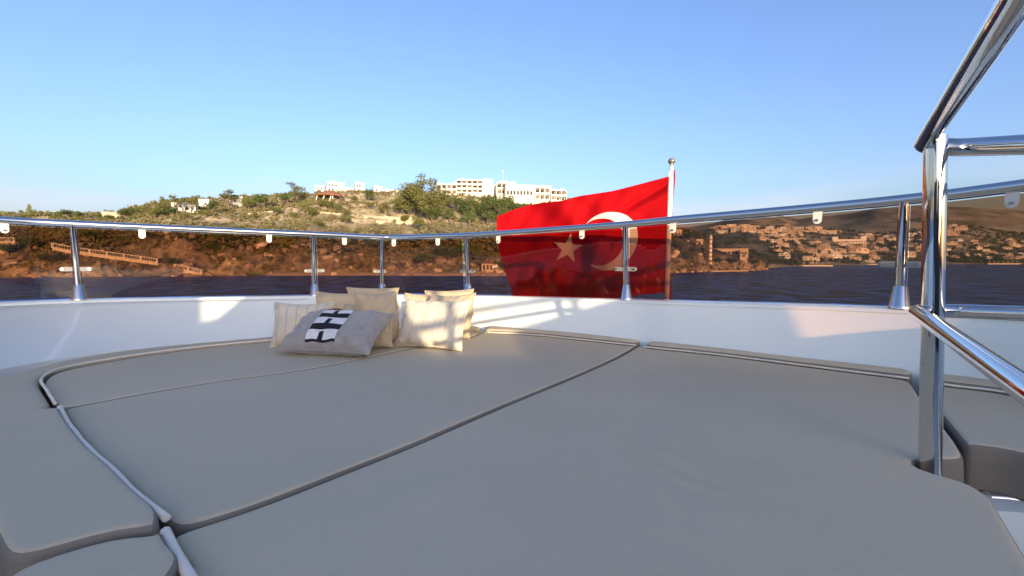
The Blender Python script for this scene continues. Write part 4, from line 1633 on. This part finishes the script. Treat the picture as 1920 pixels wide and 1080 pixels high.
for ti, (t0_, t1_) in enumerate(zip(stt, stt[1:])):
    k = max(4, int((t1_ - t0_) * 1.2))
    ln = (rc[int(t1_)] - rc[int(t0_)]).length or 1
    e = .022 / ln * (t1_ - t0_)
    vv = []
    for i in range(k + 1):
        t = lerp(t0_ + e, t1_ - e, i / k)
        p, d = rpos(t)
        nn = Vector((-d.y, d.x, 0))
        for off in (.0, .008):
            a = DZ(p.x, p.y, bh(p) - .010) + nn * (off + .026)
            b_ = DZ(p.x, p.y, RAILH + rr_ + .004) + nn * (off + .002)
            vv += [a, b_]
    ff = []
    for i in range(k):
        a = i * 4
        ff += [(a, a + 4, a + 5, a + 1), (a + 2, a + 3, a + 7, a + 6), (a + 1, a + 5, a + 7, a + 3), (a, a + 2, a + 6, a + 4)]
    ff += [(0, 1, 3, 2), (k * 4, k * 4 + 2, k * 4 + 3, k * 4 + 1)]
    q = MB()
    q.add(vv, ff)
    o = q.build('glass_panel', M_glass, fence)
    bm = bmesh.new()
    bm.from_mesh(o.data)
    bmesh.ops.recalc_face_normals(bm, faces=bm.faces)
    bm.to_mesh(o.data)
    bm.free()
for x in (15, 271, 507, 647, 740, 822, 935, 1091, 1260, 1528, 1888):
    p, d = rpos(rail_at(x))
    nn = Vector((-d.y, d.x, 0))
    c = DZ(p.x, p.y, RAILH + rr_ + .024) - nn * .004
    n = 10
    w_, h_ = .0165, .026
    ring = [(w_ * math.cos(math.pi * k / n), -h_ + w_ - w_ * math.sin(math.pi * k / n)) for k in range(n + 1)]
    ring = [(w_, h_)] + ring + [(-w_, h_)]
    m_ = len(ring)
    vv = [c + d * a + Vector((0, 0, b_)) + nn * off for off in (-.004, .002) for a, b_ in ring]
    q = MB()
    q.add(vv, [tuple(range(m_)), tuple(range(2 * m_ - 1, m_ - 1, -1))] + [(i, (i + 1) % m_, m_ + (i + 1) % m_, m_ + i) for i in range(m_)])
    tb = q.build('glass_tab', M_tab, fence)
    q = MB()
    q.tube([c - nn * .010 + Vector((0, 0, -.010)), c - nn * .003 + Vector((0, 0, -.010))], .006, 8)
    q.build('bolt', M_bolt, tb)

# ------------------------------------------------------------------ stair guard at the right
gx, gy = dk(1744, 868, .40)
gr = empty('stair_guard', DZ(gx, gy, .86))
thing(gr, 'stout polished steel post with double rails round the stair well at the right', 'railing')
top = at(1754, 258, gy + .004)
q = MB()
foot_ = DZ(gx, gy, .40)
q.tube([foot_ - (top - foot_) * .66, foot_, top + Vector((0, 0, .002))], .0185, 24)
q.build('post', M_chrome, gr, smooth=True)
def bent(points, rad=.05, n=8):
    out = [Vector(points[0])]
    for i in range(1, len(points) - 1):
        a, b_, c = [Vector(p) for p in points[i - 1:i + 2]]
        u, w_ = (a - b_).normalized(), (c - b_).normalized()
        p0, p1 = b_ + u * rad, b_ + w_ * rad
        for k in range(n + 1):
            t = k / n
            out.append(p0.lerp(b_, t).lerp(b_.lerp(p1, t), t))
    out.append(Vector(points[-1]))
    return out
near_top = at(1905, 0, .455)
near_top2 = near_top + (near_top - top) * 1.5
fa = (near_top - top).normalized()
ft = Vector((.80, -.60, 0))
cor = top - fa * .030 + Vector((-.004, 0, -.028))
back_end = at(1920, 271, .73)
q = MB()
cor2 = at(1731, 272, gy + .035)
far_dir = (at(1925, 271, .76) - at(1785, 277, gy + .012))
q.tube(bent([near_top2, near_top, cor2 + Vector((-.002, .0, .0)), at(1785, 277, gy + .012), at(1785, 277, gy + .012) + far_dir * 3], .03), .0175, 20)
q.build('upper_rail', M_chrome, gr, smooth=True)
m0 = at(1716, 582, gy + .03)
m1 = at(1890, 706, .50)
m2 = m1 + (m1 - m0) * 1.3
mb0 = at(1790, 583, gy + .01)
mb1 = at(1925, 588, .80)
q = MB()
q.tube(bent([m2, m1, m0, mb0, mb0 + (mb1 - mb0) * 3], .028), .0145, 20)
q.build('middle_rail', M_chrome, gr, smooth=True)

# ------------------------------------------------------------------ flag
fl_top = at(1259, 312, 3.02)
fl_bot = at(1249, 585, 2.86)
staff = empty('flagstaff', at(1248, 640, 2.84))
thing(staff, 'pale painted flagstaff with round knob at the stern', 'flagpole')
q = MB()
low = fl_bot + (fl_bot - fl_top) * .45
q.tube([low, fl_bot, fl_top], [.017, .017, .0135], 14)
q.build('pole', M_pole, staff, smooth=True)
q = MB()
ax = (fl_top - fl_bot).normalized()
q.tube([fl_top, fl_top + ax * .022, fl_top + ax * .024, fl_top + ax * .030, fl_top + ax * .045, fl_top + ax * .054], [.011, .011, .018, .0235, .0235, .015], 16)
autosmooth(q.build('knob', M_brass, staff), 60)
tops = [(0, 1253, 331), (.3, 1150, 358), (.52, 1082, 368), (.63, 1052, 377), (.76, 1005, 381), (.88, 962, 393), (1, 932, 406)]
bots = [(0, 1246, 548), (.3, 1163, 558), (.6, 1080, 572), (1, 972, 592)]
def tb(tab, u):
    return interp([(a, b_) for a, b_, _ in tab], u), interp([(a, c) for a, _, c in tab], u)
def flag_pt(u, v_):
    def smt(tab, u):
        acc = [0, 0]
        for o_ in (-.04, -.02, 0, .02, .04):
            a = tb(tab, min(1, max(0, u + o_ * min(1, u * 10, (1 - u) * 10))))
            acc[0] += a[0] / 5
            acc[1] += a[1] / 5
        return acc
    x0, y0 = smt(tops, u)
    x1, y1 = smt(bots, u)
    px = lerp(x0, x1, v_) - 16 * math.sin(math.pi * v_) * u ** 4 * (1 - v_)
    py = lerp(y0, y1, v_)
    Y = 2.98 - .12 * v_ + .34 * u
    amp = min(1, u * 2.2)
    Y += amp * (.050 * math.sin(8.5 * u + 3.2 * v_ + .4) + .022 * math.sin(17 * u - 5.5 * v_ + 1.0) + .016 * math.sin(26 * u + 12 * v_) * (1 - .5 * v_) + .006 * math.sin(47 * u - 21 * v_ + 2))
    Y += .030 * math.exp(-((v_ - .06 - .55 * u) / .035) ** 2) * max(0, 1 - u * 1.5)
    Y -= .024 * math.exp(-((v_ - .14 - .50 * u) / .045) ** 2) * max(0, 1 - u * 1.4)
    return at(px, py, Y)
flag = empty('flag', fl_top)
thing(flag, 'large red flag with white crescent and star flying from the stern staff', 'flag')
NU, NV = 110, 74
q = MB()
q.add([flag_pt(i / NU, j / NV) for i in range(NU + 1) for j in range(NV + 1)], [(i * (NV + 1) + j, i * (NV + 1) + j + 1, (i + 1) * (NV + 1) + j + 1, (i + 1) * (NV + 1) + j) for i in range(NU) for j in range(NV)])
cloth = q.build('cloth', M_red, flag, smooth=True)
q = MB()
q.tube([flag_pt(0, j / 20) + Vector((.012, 0, 0)) for j in range(21)], .012, 8)
q.build('hoist_band', M_fwhite, flag, smooth=True)
def fnorm(u, v_):
    a = flag_pt(min(1, u + .004), v_) - flag_pt(max(0, u - .004), v_)
    b_ = flag_pt(u, min(1, v_ + .004)) - flag_pt(u, max(0, v_ - .004))
    n = a.cross(b_).normalized()
    return n if n.y < 0 else -n
def applique(name, poly_pts):
    P = [Vector(p) for p in resample([Vector(p) for p in poly_pts], .012)]
    n = len(P)
    pts = list(P)
    lx, hx2 = min(p.x for p in P), max(p.x for p in P)
    ly, hy = min(p.y for p in P), max(p.y for p in P)
    g = .014
    x = lx
    while x < hx2:
        y = ly
        while y < hy:
            if inside(P, x, y) and min((p - Vector((x, y))).length for p in P) > .006:
                pts.append(Vector((x, y)))
            y += g
        x += g
    res = delaunay_2d_cdt(pts, [(i, (i + 1) % n) for i in range(n)], [list(range(n))], 1, 1e-6)
    q = MB()
    for sgn in (1, -1):
        vv = []
        for p in res[0]:
            u, v_ = p.x / 1.5, p.y
            vv.append(flag_pt(u, v_) + fnorm(u, v_) * .0022 * sgn)
        q.add(vv, [tuple(t) if sgn > 0 else tuple(t)[::-1] for t in res[2]])
    q.build(name, M_fwhite, flag, smooth=True)
# crescent: big disc minus small disc (flag units, height = 1, x from the hoist)
C1, R1, C2, R2 = Vector((.528, .46)), .270, Vector((.602, .455)), .218
dd = (C2 - C1).length
aa = (R1 * R1 - R2 * R2 + dd * dd) / (2 * dd)
hh_ = math.sqrt(max(1e-6, R1 * R1 - aa * aa))
a1 = math.atan2(hh_, aa)
b1_ = math.atan2(hh_, aa - dd)
tilt = (C2 - C1).angle_signed(Vector((1, 0))) * 1.0
tilt = math.atan2((C2 - C1).y, (C2 - C1).x)
cres = [C1 + R1 * Vector((math.cos(tilt + t), math.sin(tilt + t))) for t in [lerp(a1, 2 * math.pi - a1, k / 60) for k in range(61)]]
cres += [C2 + R2 * Vector((math.cos(tilt + t), math.sin(tilt + t))) for t in [lerp(2 * math.pi - b1_, b1_, k / 60) for k in range(1, 60)]]
applique('crescent', cres)
sc = Vector((.915, .462))
star = []
for k in range(10):
    a = math.pi + math.pi * k / 5 + .02
    rad = .148 if k % 2 == 0 else .148 * .382
    star.append(sc + rad * Vector((math.cos(a), math.sin(a))))
applique('star', star)
q = MB()
for j in range(2):
    q.tube([fl_top - ax * (.03 + .02 * j) + Vector((-.012, -.01, 0)), fl_top - ax * (.045 + .02 * j) + Vector((-.018, -.016, 0)), flag_pt(0, 0) + Vector((0, -.004, 0))], .0035, 6)
q.build('halyard', M_fwhite, flag, smooth=True)
q = MB()  # trailing red hem on the far side of the staff
v = []
for i in range(24):
    t = i / 23
    c = fl_top.lerp(fl_bot, .02 + .93 * t) + Vector((.019 + .006 * math.sin(9 * t), .012, 0))
    w_ = .010 + .006 * math.sin(t * 14 + 1)
    v += [c, c + Vector((w_, .012, 0))]
q.add(v, [(2 * i, 2 * i + 1, 2 * i + 3, 2 * i + 2) for i in range(23)])
q.build('hem', M_red, flag, smooth=True)

# ------------------------------------------------------------------ pillows
def pillow(BL, BR, up, hgt, th, m, label, name='pillow', seed=0, sag=.1, strip=False, stitches=False):
    """BL, BR: lower corners (world); up: direction of the height"""
    X = (BR - BL)
    w = X.length
    X.normalize()
    U = (up - X * up.dot(X)).normalized()
    Nn = X.cross(U)          # towards the camera side
    if Nn.y > 0 and abs(Nn.y) > abs(Nn.z) * .3:
        Nn = -Nn
    if Nn.z < 0 and abs(Nn.y) < .3:
        Nn = -Nn
    C = BL + X * w / 2 + U * hgt / 2
    G = 28
    def shape(a, b_, side):
        pin = .10
        x = a * (1 - pin * (1 - b_ * b_) * (abs(a) ** 3)) * w / 2
        y = b_ * (1 - pin * (1 - a * a) * (abs(b_) ** 3)) * hgt / 2
        e = max(0, (1 - abs(a) ** 3.2)) ** .55 * max(0, (1 - abs(b_) ** 3.2)) ** .55
        t = th / 2 * e
        edge = (1 - e) * e * 4
        wr = noise.noise(Vector((a * 2.1 + seed, b_ * 2.1, seed * 3.1 + side))) * .012 + edge * .005 * math.sin(17 * a + seed) * sm(.5, .9, abs(b_)) * (1 - sm(.9, 1, abs(b_))) + edge * .005 * math.sin(15 * b_ + seed) * sm(.5, .9, abs(a))
        wr += .003 * noise.noise(Vector((a * 7 + seed, b_ * 5, 1)))
        z = side * t + wr * min(1, e * 3)
        drop = -sag * hgt * .25 * (b_ > 0) * b_ * b_ * (1 - a * a) * .6
        y += drop
        return C + X * x + U * y + Nn * z
    root = empty(name, C)
    thing(root, label, 'pillow', 'heap of pillows in the aft corner')
    v = []
    for side in (1, -1):
        for i in range(G + 1):
            for j in range(G + 1):
                v.append(shape(-1 + 2 * i / G, -1 + 2 * j / G, side))
    f = []
    n = (G + 1) ** 2
    for s_ in (0, 1):
        for i in range(G):
            for j in range(G):
                a = s_ * n + i * (G + 1) + j
                q_ = (a, a + G + 1, a + G + 2, a + 1)
                f.append(q_ if s_ == 0 else q_[::-1])
    me = bpy.data.meshes.new('cover')
    me.from_pydata([tuple(p) for p in v], [], f)
    bm = bmesh.new()
    bm.from_mesh(me)
    bmesh.ops.remove_doubles(bm, verts=bm.verts, dist=.0008)
    bmesh.ops.recalc_face_normals(bm, faces=bm.faces)
    bm.to_mesh(me)
    bm.free()
    link_mesh('cover', me, m, root, smooth=True)
    # edge seam
    ring = [shape(-1 + 2 * k / 20, -1, 1) for k in range(20)] + [shape(1, -1 + 2 * k / 20, 1) for k in range(20)] + [shape(1 - 2 * k / 20, 1, 1) for k in range(20)] + [shape(-1, 1 - 2 * k / 20, 1) for k in range(21)]
    q = MB()
    q.tube(ring, .0035, 6, caps=False)
    q.build('seam', m, root, smooth=True)
    def patch(nm, a0, a1, b0, b1, mm, lift=.0022):
        q = MB()
        ku = max(2, int((a1 - a0) * 18))
        kv = max(2, int((b1 - b0) * 18))
        vv = []
        for i in range(ku + 1):
            for j in range(kv + 1):
                vv.append(shape(lerp(a0, a1, i / ku), lerp(b0, b1, j / kv), 1) + Nn * lift)
        q.add(vv, [(i * (kv + 1) + j, (i + 1) * (kv + 1) + j, (i + 1) * (kv + 1) + j + 1, i * (kv + 1) + j + 1) for i in range(ku) for j in range(kv)])
        q.build(nm, mm, root, smooth=True)
    if strip:
        a0, a1 = -.34, .30
        ac = (a0 + a1) / 2
        rows = [(-.88, -.80, 'k'), (-.80, -.46, 'w'), (-.46, -.20, 'k'), (-.20, .12, 'w'), (.12, .34, 'k'), (.34, .58, 'w'), (.58, .80, 'r'), (.80, .84, 'k')]
        for (b0, b1, cc) in rows:
            patch('woven_band', a0, a1, b0, b1, {'k': M_wblack, 'w': M_wwhite, 'r': M_wrust}[cc], .003)
            if cc == 'w' and b1 - b0 > .2:
                patch('woven_bar', ac - .07, ac + .03, b0 - .01, b1 - .07, M_wblack, .0045)
    if stitches:
        for a in (-.74, -.42, -.10, .22, .54, .80):
            q = MB()
            q.tube([shape(a, -.97 + 1.94 * k / 24, 1) + Nn * .0006 for k in range(25)], .0018, 5)
            q.build('stitch_line', M_thread, root, smooth=True)
    return root

def P3(px, py, Y):
    return at(px, py, Y)
def on(px, py, h=.397):
    a, b_ = dk(px, py, h)
    return DZ(a, b_, h)
def lean(ax_, deg):
    """up vector leaning back (away from camera, +y) by deg from vertical"""
    return Vector((ax_, math.sin(math.radians(deg)), math.cos(math.radians(deg))))
# back row against the bulwark
pillow(P3(648, 578, 3.10), P3(748, 578, 3.18), lean(0, 14), .155, .10, M_tan, 'small tan pillow at the very back, peeping over the rest on the left', seed=1)
pillow(P3(757, 592, 3.12), P3(815, 594, 3.16), lean(0, 14), .17, .10, M_tan, 'tan pillow at the very back, right of the middle', seed=2)
pillow(P3(795, 592, 3.10), P3(888, 590, 3.02), lean(0.04, 12), .185, .10, M_tan, 'tan pillow with a raised right corner at the very back on the right', seed=3)
pillow(P3(588, 622, 2.82), P3(690, 620, 2.95), lean(0, 16), .275, .12, M_tan, 'large tan pillow on the left in shade, behind the cream striped one', seed=4)
pillow(P3(795, 630, 2.80), P3(880, 634, 2.58), lean(0.14, 16), .285, .12, M_tan, 'large tan pillow leaning behind the sunlit striped pillow', seed=5)
pillow(on(672, 655), on(752, 645), lean(0.17, 24), .31, .13, M_tan, 'large tan pillow in the centre of the heap, half sunlit', seed=6)
# striped
pillow(on(506, 652), on(622, 650), lean(-.04, 16), .25, .12, M_cream, 'cream stitched pillow standing at the left end of the heap', seed=7, stitches=True)
pillow(on(738, 649), on(866, 658), lean(.20, 25), .285, .12, M_cream, 'cream stitched pillow at the right end, in bright sun', seed=8, stitches=True)
# tan one directly under the grey pillow
pillow(on(636, 652, .385), on(736, 650, .385), lean(.10, 28), .245, .10, M_tan, 'tan pillow squeezed directly behind the grey banded pillow', seed=9)
# grey pillow in front, lying back on them
pillow(on(514, 658, .375), on(692, 665, .375), Vector((.16, .82, .48)), .315, .15, M_wool, 'grey wool pillow with black and white woven band, lying in front', seed=10, strip=True)

# ------------------------------------------------------------------ unseen light blocker added behind the camera, openings cut for the sun patches
upper = empty('sun_gobo', (0, -3, EYE - .86))
thing(upper, 'unseen added dark bulkhead forward of the sunbed', 'light blocker')
def ubox(name, x0, x1, y0, y1, z0, z1, m=M_gel):
    q = MB()
    q.box(((x0 + x1) / 2, (y0 + y1) / 2, EYE + (z0 + z1) / 2), (x1 - x0, y1 - y0, z1 - z0))
    return q.build(name, m, upper)
prof_ = [(-3.1, -.86), (3.6, -.86), (3.6, .40), (3.55, .40), (3.55, .02), (2.93, .02), (2.93, .40), (2.86, .40), (2.86, .02), (2.60, .02), (2.60, .40), (2.20, .40), (1.60, .17), (1.38, .07), (.92, .07), (.70, .50), (-.22, .50), (-.36, .24), (-.46, .22), (-.62, .50), (-3.1, .50)]  # notches back-projected along the sun to throw the bright patches
q = MB()
n = len(prof_)
q.add([(a, y_, EYE + z) for y_ in (-2.62, -2.5) for a, z in prof_], [tuple(range(n)), tuple(range(2 * n - 1, n - 1, -1))] + [(i, i + n, (i + 1) % n + n, (i + 1) % n) for i in range(n)])
q.build('gobo', mat('charcoal_gobo', (0.045, 0.04, 0.038), 0.4), upper)  # dark so that chrome and glass reflect darker
for a, b_ in ((2.602, 2.858), (2.932, 3.548)):
    q = MB()
    q.box(((a + b_) / 2, -2.56, EYE + .22), (b_ - a, .008, .396))
    q.build('window', M_glass, upper)  # tinted pane added for the pinkish sun patch on the bulwark
for x_ in (1.04, 1.92):  # rails added for the bar shadows on pillows and bulwark
    q = MB()
    q.tube([(x_, -2.56, EYE + .05), (x_ + .03, -2.56, EYE + .62)], .025, 10)
    q.build('stanchion', M_chrome, upper)
q = MB()
q.tube([(.70, -2.56, EYE + .17), (1.5, -2.56, EYE + .32), (2.4, -2.56, EYE + .47)], .025, 10)
q.build('grab_rail', M_chrome, upper)
for a, b_ in (((.42, .48), (3.6, .48)),):
    q = MB()
    q.tube([(a[0], -2.56, EYE + a[1]), (b_[0], -2.56, EYE + b_[1])], .02, 10)
    q.build('grab_rail', M_chrome, upper)
